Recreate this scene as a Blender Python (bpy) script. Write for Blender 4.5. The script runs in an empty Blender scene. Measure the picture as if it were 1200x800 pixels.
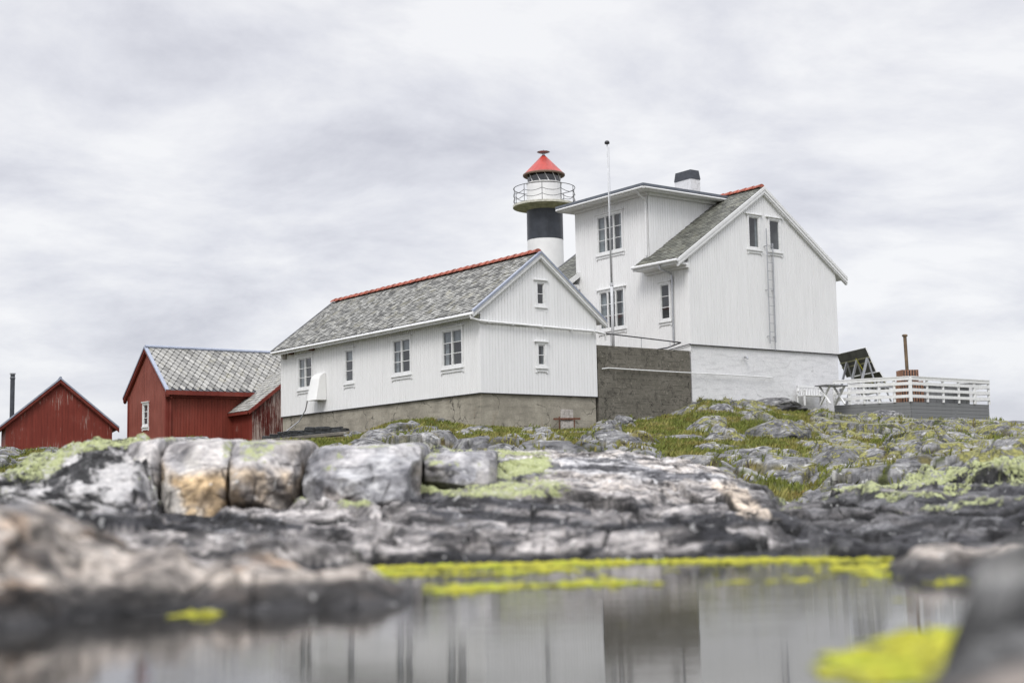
import bpy, bmesh, math, random
import numpy as np
from mathutils import Matrix, Vector

sc = bpy.context.scene
COL = sc.collection
# ------------------------------------------------------------------ camera
CAMZ, PITCH, ROLL = 0.45, 0.1107, -0.0192
cam_d = bpy.data.cameras.new("camera"); cam = bpy.data.objects.new("camera", cam_d); COL.objects.link(cam)
F = Vector((0, math.cos(PITCH), math.sin(PITCH))); R0 = Vector((1, 0, 0)); U0 = Vector((0, -math.sin(PITCH), math.cos(PITCH)))
R = math.cos(ROLL) * R0 + math.sin(ROLL) * U0; U = -math.sin(ROLL) * R0 + math.cos(ROLL) * U0
M = Matrix((R, U, -F)).transposed().to_4x4(); M.translation = Vector((0, 0, CAMZ)); cam.matrix_world = M
cam_d.sensor_width = 36; cam_d.lens = 1664.2 / 1200 * 36
cam_d.clip_start = 0.05; cam_d.clip_end = 6000
cam_d.dof.use_dof = True; cam_d.dof.focus_distance = 54; cam_d.dof.aperture_fstop = 1.6
sc.camera = cam
# ------------------------------------------------------------------ sky and sun
SUN_ELEV, SUN_AZ = math.radians(50), math.radians(200)      # azimuth clockwise from +Y; the sun stands behind the camera
w = bpy.data.worlds.new("World"); sc.world = w; w.use_nodes = True
nt = w.node_tree; nt.nodes.clear(); L = nt.links.new
def wn(t, **k):
    n = nt.nodes.new(t)
    for a, b in k.items(): setattr(n, a, b)
    return n
out = wn('ShaderNodeOutputWorld'); bg = wn('ShaderNodeBackground'); bg.inputs['Strength'].default_value = 0.1
sky = wn('ShaderNodeTexSky', sky_type='NISHITA', sun_disc=False, sun_elevation=SUN_ELEV, sun_rotation=SUN_AZ)
tc = wn('ShaderNodeTexCoord'); sep = wn('ShaderNodeSeparateXYZ'); L(tc.outputs['Generated'], sep.inputs[0])
zz = wn('ShaderNodeMath', operation='MAXIMUM'); L(sep.outputs['Z'], zz.inputs[0]); zz.inputs[1].default_value = 0
za = wn('ShaderNodeMath', operation='ADD'); L(zz.outputs[0], za.inputs[0]); za.inputs[1].default_value = 0.30
dx = wn('ShaderNodeMath', operation='DIVIDE'); L(sep.outputs['X'], dx.inputs[0]); L(za.outputs[0], dx.inputs[1])
dy = wn('ShaderNodeMath', operation='DIVIDE'); L(sep.outputs['Y'], dy.inputs[0]); L(za.outputs[0], dy.inputs[1])
cmb = wn('ShaderNodeCombineXYZ'); L(dx.outputs[0], cmb.inputs[0]); L(dy.outputs[0], cmb.inputs[1])
mp = wn('ShaderNodeMapping'); mp.inputs['Rotation'].default_value = (0, 0, math.radians(-22)); mp.inputs['Scale'].default_value = (0.85, 1.0, 1); mp.inputs['Location'].default_value = (3.1, 1.7, 0)
L(cmb.outputs[0], mp.inputs[0])
n1 = wn('ShaderNodeTexNoise'); n1.inputs['Scale'].default_value = 2.9; n1.inputs['Detail'].default_value = 8; n1.inputs['Roughness'].default_value = 0.60; n1.inputs['Distortion'].default_value = 0.25
n2 = wn('ShaderNodeTexNoise'); n2.inputs['Scale'].default_value = 0.55; n2.inputs['Detail'].default_value = 3; n2.inputs['Roughness'].default_value = 0.5
L(mp.outputs[0], n1.inputs['Vector']); L(mp.outputs[0], n2.inputs['Vector'])
mx = wn('ShaderNodeMath', operation='MULTIPLY_ADD'); L(n2.outputs['Fac'], mx.inputs[0]); mx.inputs[1].default_value = 0.55; L(n1.outputs['Fac'], mx.inputs[2])
rp = wn('ShaderNodeValToRGB'); e = rp.color_ramp.elements
e[0].position = 0.60; e[0].color = (5.1, 5.15, 5.7, 1); e[1].position = 0.90; e[1].color = (7.9, 7.9, 8.05, 1)
m_ = rp.color_ramp.elements.new(0.75); m_.color = (6.5, 6.55, 7.0, 1)
L(mx.outputs[0], rp.inputs[0])
hz = wn('ShaderNodeMapRange'); L(sep.outputs['Z'], hz.inputs['Value']); hz.inputs['From Min'].default_value = -0.02; hz.inputs['From Max'].default_value = 0.13
hm = wn('ShaderNodeMix', data_type='RGBA'); L(hz.outputs[0], hm.inputs[0]); hm.inputs[6].default_value = (6.2, 6.35, 6.9, 1); L(rp.outputs[0], hm.inputs[7])
hz.inputs['To Min'].default_value = 0.35
sm = wn('ShaderNodeMix', data_type='RGBA'); sm.inputs[0].default_value = 0.93; L(sky.outputs[0], sm.inputs[6]); L(hm.outputs[2], sm.inputs[7])
zg = wn('ShaderNodeMapRange'); zg.interpolation_type = 'SMOOTHSTEP'; L(sep.outputs['Z'], zg.inputs['Value']); zg.inputs['From Min'].default_value = 0.33; zg.inputs['From Max'].default_value = 0.85; zg.inputs['To Min'].default_value = 1.0; zg.inputs['To Max'].default_value = 2.75
zm = wn('ShaderNodeVectorMath', operation='SCALE'); L(sm.outputs[2], zm.inputs[0]); L(zg.outputs[0], zm.inputs['Scale'])
L(zm.outputs[0], bg.inputs['Color']); L(bg.outputs[0], out.inputs['Surface'])
sd = bpy.data.lights.new("sun", 'SUN'); sd.energy = 1.5; sd.angle = math.radians(22); sd.color = (1, 0.965, 0.92)
so = bpy.data.objects.new("sun", sd); COL.objects.link(so)
sv = Vector((math.sin(SUN_AZ) * math.cos(SUN_ELEV), math.cos(SUN_AZ) * math.cos(SUN_ELEV), math.sin(SUN_ELEV)))
so.rotation_euler = (-sv).to_track_quat('-Z', 'Y').to_euler(); so.location = sv * 50
sc.view_settings.view_transform = 'Standard'; sc.view_settings.look = 'None'; sc.view_settings.gamma = 1; sc.view_settings.exposure = 0.27
sc.render.engine = 'CYCLES'; sc.cycles.max_bounces = 6; sc.cycles.diffuse_bounces = 3; sc.cycles.transparent_max_bounces = 12; sc.cycles.caustics_reflective = False; sc.cycles.caustics_refractive = False

# ------------------------------------------------------------------ numpy noise
def _h(ix, iy, iz, s):
    h = (ix.astype(np.int64) * 374761393 + iy.astype(np.int64) * 668265263 + iz.astype(np.int64) * 2147483647 + s * 974634777) & 0xFFFFFFFF
    h = ((h ^ (h >> 13)) * 1274126177) & 0xFFFFFFFF
    h = ((h ^ (h >> 15)) * 2246822519) & 0xFFFFFFFF
    return (h ^ (h >> 16)) & 0xFFFFFFFF
def rnd(ix, iy, iz, s): return _h(ix, iy, iz, s).astype(np.float64) / 4294967295.0
def vn2(x, y, s=0):
    xi = np.floor(x); yi = np.floor(y); fx = x - xi; fy = y - yi
    u = fx * fx * fx * (fx * (fx * 6 - 15) + 10); v = fy * fy * fy * (fy * (fy * 6 - 15) + 10); z = np.zeros_like(xi)
    def g(a, b):
        t = rnd(xi + a, yi + b, z, s) * 6.2831853
        return np.cos(t) * (fx - a) + np.sin(t) * (fy - b)
    n = (g(0, 0) * (1 - u) + g(1, 0) * u) * (1 - v) + (g(0, 1) * (1 - u) + g(1, 1) * u) * v
    return n * 1.5
def fbm(x, y, o=4, s=0, g=0.5, l=2.03):
    r = 0; a = 1; t = 0
    for i in range(o):
        r = r + a * vn2(x, y, s + i * 7); t += a; a *= g; x = x * l + 3.7; y = y * l + 1.9
    return r / t
def ridge(x, y, o=4, s=0):
    r = 0; a = 1; t = 0
    for i in range(o):
        r = r + a * (1 - np.abs(vn2(x, y, s + i * 7)) * 2); t += a; a *= .5; x = x * 2.03 + 3.7; y = y * 2.03 + 1.9
    return r / t
def vn3(x, y, z, s=0):
    xi = np.floor(x); yi = np.floor(y); zi = np.floor(z); fx = x - xi; fy = y - yi; fz = z - zi
    u = fx * fx * (3 - 2 * fx); v = fy * fy * (3 - 2 * fy); w_ = fz * fz * (3 - 2 * fz)
    def c(a, b, d): return rnd(xi + a, yi + b, zi + d, s) * 2 - 1
    def l(p, q, t): return p + (q - p) * t
    return l(l(l(c(0,0,0), c(1,0,0), u), l(c(0,1,0), c(1,1,0), u), v), l(l(c(0,0,1), c(1,0,1), u), l(c(0,1,1), c(1,1,1), u), v), w_)
def fbm3(x, y, z, o=4, s=0):
    r = 0; a = 1; t = 0
    for i in range(o):
        r = r + a * vn3(x, y, z, s + i * 7); t += a; a *= .5; x = x * 2.03 + 1.3; y = y * 2.03 + 2.1; z = z * 2.03 + .7
    return r / t
def cells(x, y, s=0):
    """nearest and second nearest jittered cell point; returns f1, f2, random number of the cell"""
    xi = np.floor(x); yi = np.floor(y); z = np.zeros_like(xi)
    f1 = np.full(x.shape, 9.); f2 = np.full(x.shape, 9.); rid = np.zeros(x.shape)
    for a in (-1, 0, 1):
        for b in (-1, 0, 1):
            px = xi + a + rnd(xi + a, yi + b, z, s) ; py = yi + b + rnd(xi + a, yi + b, z, s + 1)
            d = np.hypot(px - x, py - y); r = rnd(xi + a, yi + b, z, s + 2)
            c = d < f1
            f2 = np.where(c, f1, np.minimum(f2, d)); rid = np.where(c, r, rid); f1 = np.where(c, d, f1)
    return f1, f2, rid
def ss(a, b, x):
    t = np.clip((x - a) / (b - a), 0, 1); return t * t * (3 - 2 * t)
def lerp(a, b, t): return a + (b - a) * t
def mixc(c, col, m):
    return c + (np.array(col)[None, :] - c) * np.clip(m, 0, 1)[:, None]

# ------------------------------------------------------------------ object helpers
def tag(o, label=None, cat=None, group=None, kind=None):
    if label: o['label'] = label
    if cat: o['category'] = cat
    if group: o['group'] = group
    if kind: o['kind'] = kind
    return o
def empty(name, loc, rz=0, label=None, cat=None, group=None):
    o = bpy.data.objects.new(name, None); COL.objects.link(o); o.location = loc; o.rotation_euler = (0, 0, rz); o.empty_display_size = .3
    return tag(o, label, cat, group)
class MB:
    def __init__(s): s.v = []; s.f = []; s.c = []; s.mi = []; s.cur = 0; s.col = (1, 1, 1)
    def V(s, p, col=None): s.v.append(tuple(p)); s.c.append(col or s.col); return len(s.v) - 1
    def face(s, pts, col=None):
        s.f.append([s.V(p, col) for p in pts]); s.mi.append(s.cur)
    def idx(s, ids): s.f.append(list(ids)); s.mi.append(s.cur)
    def hexa(s, P, col=None):                      # P: 4 bottom, 4 top
        i = [s.V(p, col) for p in P]
        for q in ((0, 3, 2, 1), (4, 5, 6, 7), (0, 1, 5, 4), (1, 2, 6, 5), (2, 3, 7, 6), (3, 0, 4, 7)): s.idx([i[k] for k in q])
    def box(s, x0, x1, y0, y1, z0, z1, m=None, col=None):
        P = [(x0, y0, z0), (x1, y0, z0), (x1, y1, z0), (x0, y1, z0), (x0, y0, z1), (x1, y0, z1), (x1, y1, z1), (x0, y1, z1)]
        if m: P = [m(*p) for p in P]
        s.hexa(P, col)
    def beam(s, a, b, wd, ht, up=(0, 0, 1)):
        a = Vector(a); b = Vector(b); d = (b - a).normalized(); sd_ = d.cross(Vector(up)).normalized(); u = sd_.cross(d).normalized()
        P = []
        for q in (a, b):
            pass
        s.hexa([a - sd_ * wd / 2 - u * ht / 2, a + sd_ * wd / 2 - u * ht / 2, b + sd_ * wd / 2 - u * ht / 2, b - sd_ * wd / 2 - u * ht / 2,
                a - sd_ * wd / 2 + u * ht / 2, a + sd_ * wd / 2 + u * ht / 2, b + sd_ * wd / 2 + u * ht / 2, b - sd_ * wd / 2 + u * ht / 2])
    def tube(s, pts, r, n=10, r2=None, cap=True):
        pts = [Vector(p) for p in pts]; rings = []
        for k, p in enumerate(pts):
            d = (pts[min(k + 1, len(pts) - 1)] - pts[max(k - 1, 0)]).normalized()
            up = Vector((0, 0, 1)) if abs(d.z) < .9 else Vector((1, 0, 0))
            a = d.cross(up).normalized(); b = d.cross(a); rr = r if r2 is None else r + (r2 - r) * k / (len(pts) - 1)
            rings.append([s.V(p + (a * math.cos(t) + b * math.sin(t)) * rr) for t in [6.2832 * i / n for i in range(n)]])
        for k in range(len(rings) - 1):
            for i in range(n): s.idx([rings[k][i], rings[k][(i + 1) % n], rings[k + 1][(i + 1) % n], rings[k + 1][i]])
        if cap: s.idx(rings[0][::-1]); s.idx(rings[-1])
    def lathe(s, prof, cx=0, cy=0, n=48):
        rings = [[s.V((cx + r * math.cos(6.28318 * i / n), cy + r * math.sin(6.28318 * i / n), z)) for i in range(n)] for r, z in prof]
        for k in range(len(rings) - 1):
            for i in range(n): s.idx([rings[k][i], rings[k][(i + 1) % n], rings[k + 1][(i + 1) % n], rings[k + 1][i]])
    def build(s, name, mats, parent=None, smooth=False, bevel=0, recalc=True):
        me = bpy.data.meshes.new(name); me.from_pydata(s.v, [], s.f)
        if not isinstance(mats, (list, tuple)): mats = [mats]
        for m in mats: me.materials.append(m)
        if len(mats) > 1: me.polygons.foreach_set('material_index', s.mi)
        at = me.color_attributes.new('Col', 'FLOAT_COLOR', 'POINT')
        at.data.foreach_set('color', np.array([(c[0], c[1], c[2], 1) for c in s.c], dtype=np.float32).ravel())
        if recalc:
            bm = bmesh.new(); bm.from_mesh(me); bmesh.ops.recalc_face_normals(bm, faces=bm.faces[:]); bm.to_mesh(me); bm.free()
        if smooth: me.polygons.foreach_set('use_smooth', [True] * len(me.polygons))
        me.update()
        o = bpy.data.objects.new(name, me); COL.objects.link(o); o.parent = parent
        if bevel:
            b = o.modifiers.new('bevel', 'BEVEL'); b.width = bevel; b.segments = 1; b.limit_method = 'ANGLE'
        return o
def grid_mesh(name, Vt, nr, nc, mat, col, parent=None, keep=None, wrap=False):
    i = np.arange(nr * nc).reshape(nr, nc)
    if wrap: i = np.concatenate([i, i[:, :1]], 1)
    q = np.stack([i[:-1, :-1], i[:-1, 1:], i[1:, 1:], i[1:, :-1]], -1).reshape(-1, 4)
    if keep is not None: q = q[keep[q].all(1)]; 
    if keep is not None:
        used = np.unique(q); rm = np.full(len(Vt), -1); rm[used] = np.arange(len(used)); q = rm[q]; Vt = Vt[used]; col = col[used]
    me = bpy.data.meshes.new(name); n = len(q)
    me.vertices.add(len(Vt)); me.vertices.foreach_set('co', Vt.astype(np.float32).ravel())
    me.loops.add(n * 4); me.loops.foreach_set('vertex_index', q.astype(np.int32).ravel())
    me.polygons.add(n); me.polygons.foreach_set('loop_start', np.arange(0, n * 4, 4, dtype=np.int32)); me.polygons.foreach_set('loop_total', np.full(n, 4, dtype=np.int32))
    me.polygons.foreach_set('use_smooth', np.ones(n, dtype=bool))
    me.update(calc_edges=True)
    a = me.color_attributes.new('Col', 'FLOAT_COLOR', 'POINT'); a.data.foreach_set('color', (col if col.shape[1] == 4 else np.concatenate([col, np.ones((len(col), 1))], 1)).astype(np.float32).ravel())
    me.materials.append(mat); o = bpy.data.objects.new(name, me); COL.objects.link(o); o.parent = parent
    return o

# ------------------------------------------------------------------ materials
class NT:
    def __init__(s, name):
        s.m = bpy.data.materials.new(name); s.m.use_nodes = True; s.t = s.m.node_tree; s.t.nodes.clear()
        s.o = s.t.nodes.new('ShaderNodeOutputMaterial'); s.b = s.t.nodes.new('ShaderNodeBsdfPrincipled'); s.t.links.new(s.b.outputs[0], s.o.inputs[0])
        s.tc = s.t.nodes.new('ShaderNodeTexCoord'); s.obj = s.tc.outputs['Object']
    def link(s, a, b): s.t.links.new(a, b)
    def setin(s, i, v):
        if hasattr(v, 'links') or isinstance(v, bpy.types.NodeSocket): s.link(v, i)
        else: i.default_value = (tuple(v) + (1,)) if isinstance(v, (tuple, list)) and len(v) == 3 and i.type == 'RGBA' else v
    def map(s, scale=(1, 1, 1), rot=(0, 0, 0), loc=(0, 0, 0), vec=None):
        n = s.t.nodes.new('ShaderNodeMapping'); n.inputs['Scale'].default_value = scale; n.inputs['Rotation'].default_value = rot; n.inputs['Location'].default_value = loc
        s.link(vec or s.obj, n.inputs[0]); return n.outputs[0]
    def noise(s, scale, detail=4, rough=.55, vec=None, dist=0):
        n = s.t.nodes.new('ShaderNodeTexNoise'); n.inputs['Scale'].default_value = scale; n.inputs['Detail'].default_value = detail; n.inputs['Roughness'].default_value = rough; n.inputs['Distortion'].default_value = dist
        s.link(vec or s.obj, n.inputs['Vector']); return n.outputs['Fac']
    def vor(s, scale, feat='F1', vec=None, out='Distance'):
        n = s.t.nodes.new('ShaderNodeTexVoronoi'); n.feature = feat; n.inputs['Scale'].default_value = scale; s.link(vec or s.obj, n.inputs['Vector']); return n.outputs[out]
    def ramp(s, f, a, b, ca=0., cb=1.):
        n = s.t.nodes.new('ShaderNodeMapRange'); n.interpolation_type = 'SMOOTHSTEP'; s.link(f, n.inputs['Value'])
        n.inputs['From Min'].default_value = a; n.inputs['From Max'].default_value = b; n.inputs['To Min'].default_value = ca; n.inputs['To Max'].default_value = cb; return n.outputs[0]
    def mix(s, f, a, b, mode='MIX'):
        n = s.t.nodes.new('ShaderNodeMix'); n.data_type = 'RGBA'; n.blend_type = mode; s.setin(n.inputs[0], f); s.setin(n.inputs[6], a); s.setin(n.inputs[7], b); return n.outputs[2]
    def math(s, op, a, b=0.):
        n = s.t.nodes.new('ShaderNodeMath'); n.operation = op; s.setin(n.inputs[0], a); s.setin(n.inputs[1], b); return n.outputs[0]
    def attr(s, name='Col'):
        n = s.t.nodes.new('ShaderNodeAttribute'); n.attribute_name = name; return n.outputs['Color']
    def xyz(s):
        n = s.t.nodes.new('ShaderNodeSeparateXYZ'); s.link(s.obj, n.inputs[0]); return n.outputs
    def bump(s, h, strength=.3, dist=.01):
        n = s.t.nodes.new('ShaderNodeBump'); n.inputs['Strength'].default_value = strength; n.inputs['Distance'].default_value = dist; s.link(h, n.inputs['Height']); s.link(n.outputs[0], s.b.inputs['Normal'])
    def fin(s, col, rough=.7, metal=0., spec=.4):
        s.setin(s.b.inputs['Base Color'], col); s.setin(s.b.inputs['Roughness'], rough); s.b.inputs['Metallic'].default_value = metal; s.b.inputs['Specular IOR Level'].default_value = spec; return s.m
def simple(name, col, rough=.6, metal=0, var=.12, scale=6, spec=.4):
    n = NT(name); f = n.noise(scale, 5, .6)
    c = n.mix(n.ramp(f, .3, .7), tuple(x * (1 - var) for x in col), tuple(min(1, x * (1 + var)) for x in col)); n.bump(f, .15, .01)
    return n.fin(c, rough, metal, spec)
def boards_white(name, base=(.81, .812, .805), grime=.5):
    n = NT(name); st = n.map((7.1, 7.1, .5)); f = n.noise(1, 6, .65, st); fine = n.noise(1, 5, .7, n.map((38, 38, 2.2)))
    c = n.mix(n.ramp(f, .35, .7), base, tuple(x * .93 for x in base))
    c = n.mix(n.math('MULTIPLY', n.ramp(fine, .6, .78), .2 * grime), c, (.42, .41, .39))
    big = n.noise(.7, 4, .6)
    c = n.mix(n.math('MULTIPLY', n.ramp(big, .5, .75), .10 * grime), c, (.55, .56, .53))
    rs = n.ramp(n.noise(1, 4, .6, n.map((5, 5, .7))), .66, .78); c = n.mix(n.math('MULTIPLY', rs, .22 * grime), c, (.50, .41, .29))
    n.bump(fine, .12, .004)
    return n.fin(c, .5, 0, .35)
def boards_red(name, base=(.24, .048, .031), wear=.5, fade=(.25, .07, .05)):
    n = NT(name); fine = n.noise(1, 6, .7, n.map((30, 30, 1.3))); f = n.noise(1, 4, .6, n.map((7, 7, .6))); big = n.noise(.9, 3, .5)
    c = n.mix(n.ramp(f, .3, .75), base, tuple(x * .68 for x in base))
    c = n.mix(n.math('MULTIPLY', n.ramp(big, .4, .7), .35), c, fade)
    k = n.math('ADD', fine, n.math('MULTIPLY', n.math('SUBTRACT', big, .5), .5))
    c = n.mix(n.ramp(k, .74 - .16 * wear, .84 - .16 * wear), c, (.42, .34, .30))
    n.bump(fine, .25, .004)
    return n.fin(c, .65, 0, .3)
def slate_mat(name, tint=(1, 1, 1), lichen=.5):
    n = NT(name); a = n.attr(); f = n.noise(14, 5, .7); g = n.noise(2.2, 4, .6)
    c = n.mix(n.ramp(f, .3, .7), n.mix(1, a, tuple(.72 * x for x in tint), 'MULTIPLY'), n.mix(1, a, tuple(1.18 * x for x in tint), 'MULTIPLY'))
    c = n.mix(n.math('MULTIPLY', n.ramp(g, .52, .7), lichen), c, (.36, .33, .18))
    n.bump(f, .4, .01)
    return n.fin(c, .62, 0, .4)
def concrete_mat(name, c1, c2, crack=.7, lines=False, stain=True, crackscale=.9, bs=.5):
    n = NT(name); f = n.noise(1.3, 6, .65); g = n.noise(16, 6, .7); hg = n.noise(1, 5, .6, n.map((1.2, 1.2, 7)))
    c = n.mix(n.ramp(f, .3, .7), c1, c2); c = n.mix(n.math('MULTIPLY', n.ramp(hg, .45, .75), .5), c, tuple(x * .55 for x in c1)); c = n.mix(n.ramp(g, .35, .7, 0, .35), c, tuple(x * .6 for x in c1))
    wv = n.t.nodes.new('ShaderNodeVectorMath'); wv.operation = 'MULTIPLY_ADD'
    nc = n.t.nodes.new('ShaderNodeTexNoise'); nc.inputs['Scale'].default_value = 2.2; nc.inputs['Detail'].default_value = 5; n.link(n.obj, nc.inputs['Vector'])
    n.link(nc.outputs['Color'], wv.inputs[0]); wv.inputs[1].default_value = (.9, .9, .9); n.link(n.obj, wv.inputs[2])
    vd = n.vor(crackscale, 'DISTANCE_TO_EDGE', wv.outputs[0]); msk = n.ramp(n.noise(.8, 3, .5), .42, .6)
    cr = n.math('MULTIPLY', n.ramp(vd, .004, .022, 1, 0), n.math('MULTIPLY', msk, crack))
    c = n.mix(cr, c, (.03, .028, .024))
    h = g
    if lines:
        z = n.xyz()[2]; fr = n.math('FRACT', n.math('ADD', n.math('MULTIPLY', z, 5.2), n.math('MULTIPLY', n.noise(1.5, 3), .35)))
        ln = n.ramp(n.math('ABSOLUTE', n.math('SUBTRACT', fr, .5)), .4, .5); lm = n.math('MULTIPLY', ln, n.ramp(n.noise(2.5, 4, .6), .42, .6))
        c = n.mix(n.math('MULTIPLY', lm, .75), c, tuple(x * .3 for x in c1))
        c = n.mix(n.ramp(n.noise(2.6, 6, .7), .52, .62, 0, .6), c, tuple(x * .35 for x in c1)); c = n.mix(n.ramp(n.noise(7, 6, .7), .56, .66, 0, .5), c, (.30, .28, .23))
        sp = n.ramp(n.noise(5, 3, .5), .7, .74); c = n.mix(n.math('MULTIPLY', sp, .5), c, (.4, .38, .33))
    if stain:
        r = n.ramp(n.noise(1, 4, .6, n.map((3, 3, .7))), .62, .8); c = n.mix(n.math('MULTIPLY', r, .45), c, (.22, .12, .05))
    n.bump(n.math('SUBTRACT', h, n.math('MULTIPLY', cr, 2.)), bs, .015)
    return n.fin(c, .9, 0, .2)
def rock_mat(name, s1=30., s2=140., bump=.6, bd=.012, lc=((.44, .465, .25), (.24, .27, .11)), strata=(2.6, 2.6, 9.), lo=.36, hi=1.62, ls=1., dist=.35, gain=1., rot=0, edge=(.36, .62)):
    n = NT(name); at = n.t.nodes.new('ShaderNodeAttribute'); at.attribute_name = 'Col'; a = n.mix(1, at.outputs['Color'], (gain, gain, gain * 1.01), 'MULTIPLY'); Lz = at.outputs['Alpha']
    f = n.noise(s1, 8, .68); g = n.noise(s2, 4, .7); k = n.noise(s1 * .3, 7, .66); q = n.noise(1, 7, .62, n.map(strata, (0, 0, 0), (0, 0, 0), n.map((1, 1, 1), (0, .08 + rot, 0))), dist)
    c = n.mix(n.ramp(q, *edge), n.mix(1, a, (lo, lo, lo * 1.04), 'MULTIPLY'), n.mix(1, a, (hi, hi, hi * .99), 'MULTIPLY'))
    c = n.mix(n.ramp(f, .34, .66), n.mix(1, c, (.6, .6, .61), 'MULTIPLY'), n.mix(1, c, (1.28, 1.27, 1.25), 'MULTIPLY'))
    c = n.mix(n.ramp(g, .42, .75, 0, .4), c, n.mix(1, c, (.45, .45, .45), 'MULTIPLY'))
    v = n.vor(s1 * .16, 'DISTANCE_TO_EDGE', n.map((1, 1, 1.6), (.2, .1, .4))); ck = n.math('MULTIPLY', n.ramp(v, .0, .035, 1, 0), n.ramp(k, .45, .6)); c = n.mix(n.math('MULTIPLY', ck, .75), c, (.02, .02, .02))
    geo = n.t.nodes.new('ShaderNodeNewGeometry'); sp = n.t.nodes.new('ShaderNodeSeparateXYZ'); n.link(geo.outputs['Normal'], sp.inputs[0])
    ln = n.math('ADD', n.math('MULTIPLY', n.noise(7 * ls, 6, .65), .5), n.math('MULTIPLY', n.noise(30 * ls, 4, .6), .5))
    m = n.math('MULTIPLY', n.ramp(n.math('ADD', n.math('MULTIPLY', Lz, .72), ln), .90, .97), n.ramp(sp.outputs[2], .15, .5))
    c = n.mix(m, c, n.mix(n.ramp(n.noise(45 * ls, 4, .6), .38, .62), lc[1], lc[0]))
    wsp = n.ramp(n.noise(16 * ls, 3, .5), .66, .70); c = n.mix(n.math('MULTIPLY', wsp, .45), c, (.66, .66, .64))
    hgt = n.math('ADD', n.math('ADD', f, n.math('MULTIPLY', g, .35)), n.math('ADD', n.math('MULTIPLY', k, 2.5), n.math('SUBTRACT', n.math('MULTIPLY', m, .9), n.math('MULTIPLY', ck, 2.5))))
    n.bump(hgt, bump, bd)
    return n.fin(c, .82, 0, .3)
MT = {}
MT['white'] = boards_white('white_boards'); MT['white_gable'] = boards_white('white_boards_worn', (.80, .803, .80), .8)
MT['trim'] = simple('white_trim', (.74, .745, .74), .5, 0, .07, 9)
MT['white_wall'] = concrete_mat('white_masonry', (.74, .745, .75), (.78, .78, .785), .25, False, False, .9, .12)
MT['red'] = boards_red('red_boards', wear=.15); MT['red_worn'] = boards_red('red_boards_peeling', (.20, .035, .023), .8, (.24, .055, .04)); MT['red_trim'] = boards_red('red_trim', (.18, .03, .02), .2)
MT['red_pale'] = boards_red('red_boards_pale', (.25, .07, .05), .1, (.33, .12, .09)); MT['red_raw'] = boards_red('red_boards_raw', (.12, .02, .015), 1.5, (.2, .1, .08))  # first one: paler red for the barn gable and the shed's side walls
MT['slate'] = slate_mat('slate_old', (.85, .85, .82), .25); MT['slate_barn'] = slate_mat('slate_pale', (.66, .66, .64), .2); MT['slate_dark'] = slate_mat('slate_dark', (.85, .85, .83), .12)
MT['tile'] = simple('clay_tile', (.34, .10, .065), .7, 0, .35, 5)
MT['lead'] = simple('grey_flashing', (.30, .33, .40), .45, .3, .1, 5)
MT['dark_roofing'] = simple('dark_roofing', (.13, .145, .17), .5, .1, .15, 5)
MT['pole'] = simple('pole_paint', (.52, .53, .54), .5, 0, .1, 3); MT['dark'] = simple('dark_metal', (.05, .05, .055), .5, .3); MT['rust'] = simple('rusty_iron', (.12, .05, .03), .8, .1, .4, 20)
MT['galv'] = simple('galvanised_metal', (.42, .43, .45), .4, .6, .1, 8); MT['brown_pipe'] = simple('brown_steel_pipe', (.17, .12, .075), .5, .3, .35, 4)
MT['conc'] = concrete_mat('old_concrete', (.27, .25, .205), (.42, .39, .32), .8)
MT['conc_dark'] = concrete_mat('dark_concrete', (.13, .122, .10), (.21, .195, .165), .9, True, False, 1.4)
MT['plinth'] = concrete_mat('weathered_kerb', (.15, .14, .12), (.22, .2, .17), .3)
MT['lh_white'] = simple('lighthouse_white', (.77, .77, .765), .45, 0, .05, 1.5); MT['lh_black'] = simple('lighthouse_black', (.035, .04, .05), .4, 0, .25, 2)
MT['lh_red'] = simple('lighthouse_red', (.37, .042, .03), .45, 0, .18, 3); MT['wood_grey'] = boards_white('grey_boards', (.19, .195, .20), .6)
MT['wood_old'] = simple('weathered_wood', (.36, .335, .31), .85, 0, .3, 12); MT['rubber'] = simple('black_rubber', (.035, .038, .04), .6, 0, .5, 8)
MT['panel_back'] = simple('panel_back', (.085, .085, .075), .5, .1, .3, 3); MT['yellow'] = simple('yellow_strap', (.42, .40, .05), .6)
MT['brick'] = simple('brown_slats', (.28, .155, .10), .75, 0, .4, 15); MT['black_paint'] = simple('black_paint', (.05, .055, .065), .55, 0, .2, 4)
MT['curtain'] = simple('pale_curtain', (.30, .32, .34), .9, 0, .15, 6); MT['room'] = simple('room_inside', (.16, .16, .17), .9, 0, .2, 3)
def glass():
    n = NT('window_glass'); t = n.t; n.t.nodes.remove(n.b)
    tr = t.nodes.new('ShaderNodeBsdfTransparent'); tr.inputs[0].default_value = (.86, .9, .9, 1); gl = t.nodes.new('ShaderNodeBsdfGlossy'); gl.inputs['Roughness'].default_value = .03
    lw = t.nodes.new('ShaderNodeLayerWeight'); lw.inputs['Blend'].default_value = .5; fr_ = n.math('ADD', n.math('MULTIPLY', n.math('POWER', lw.outputs['Facing'], 3.5), .8), .10); mx_ = t.nodes.new('ShaderNodeMixShader')
    b = t.nodes.new('ShaderNodeBump'); b.inputs['Strength'].default_value = .05; b.inputs['Distance'].default_value = .02; n.link(n.noise(2.5, 2), b.inputs['Height']); n.link(b.outputs[0], gl.inputs['Normal'])
    n.link(fr_, mx_.inputs[0]); n.link(tr.outputs[0], mx_.inputs[1]); n.link(gl.outputs[0], mx_.inputs[2]); n.link(mx_.outputs[0], n.o.inputs[0]); return n.m
MT['glass'] = glass()
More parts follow.
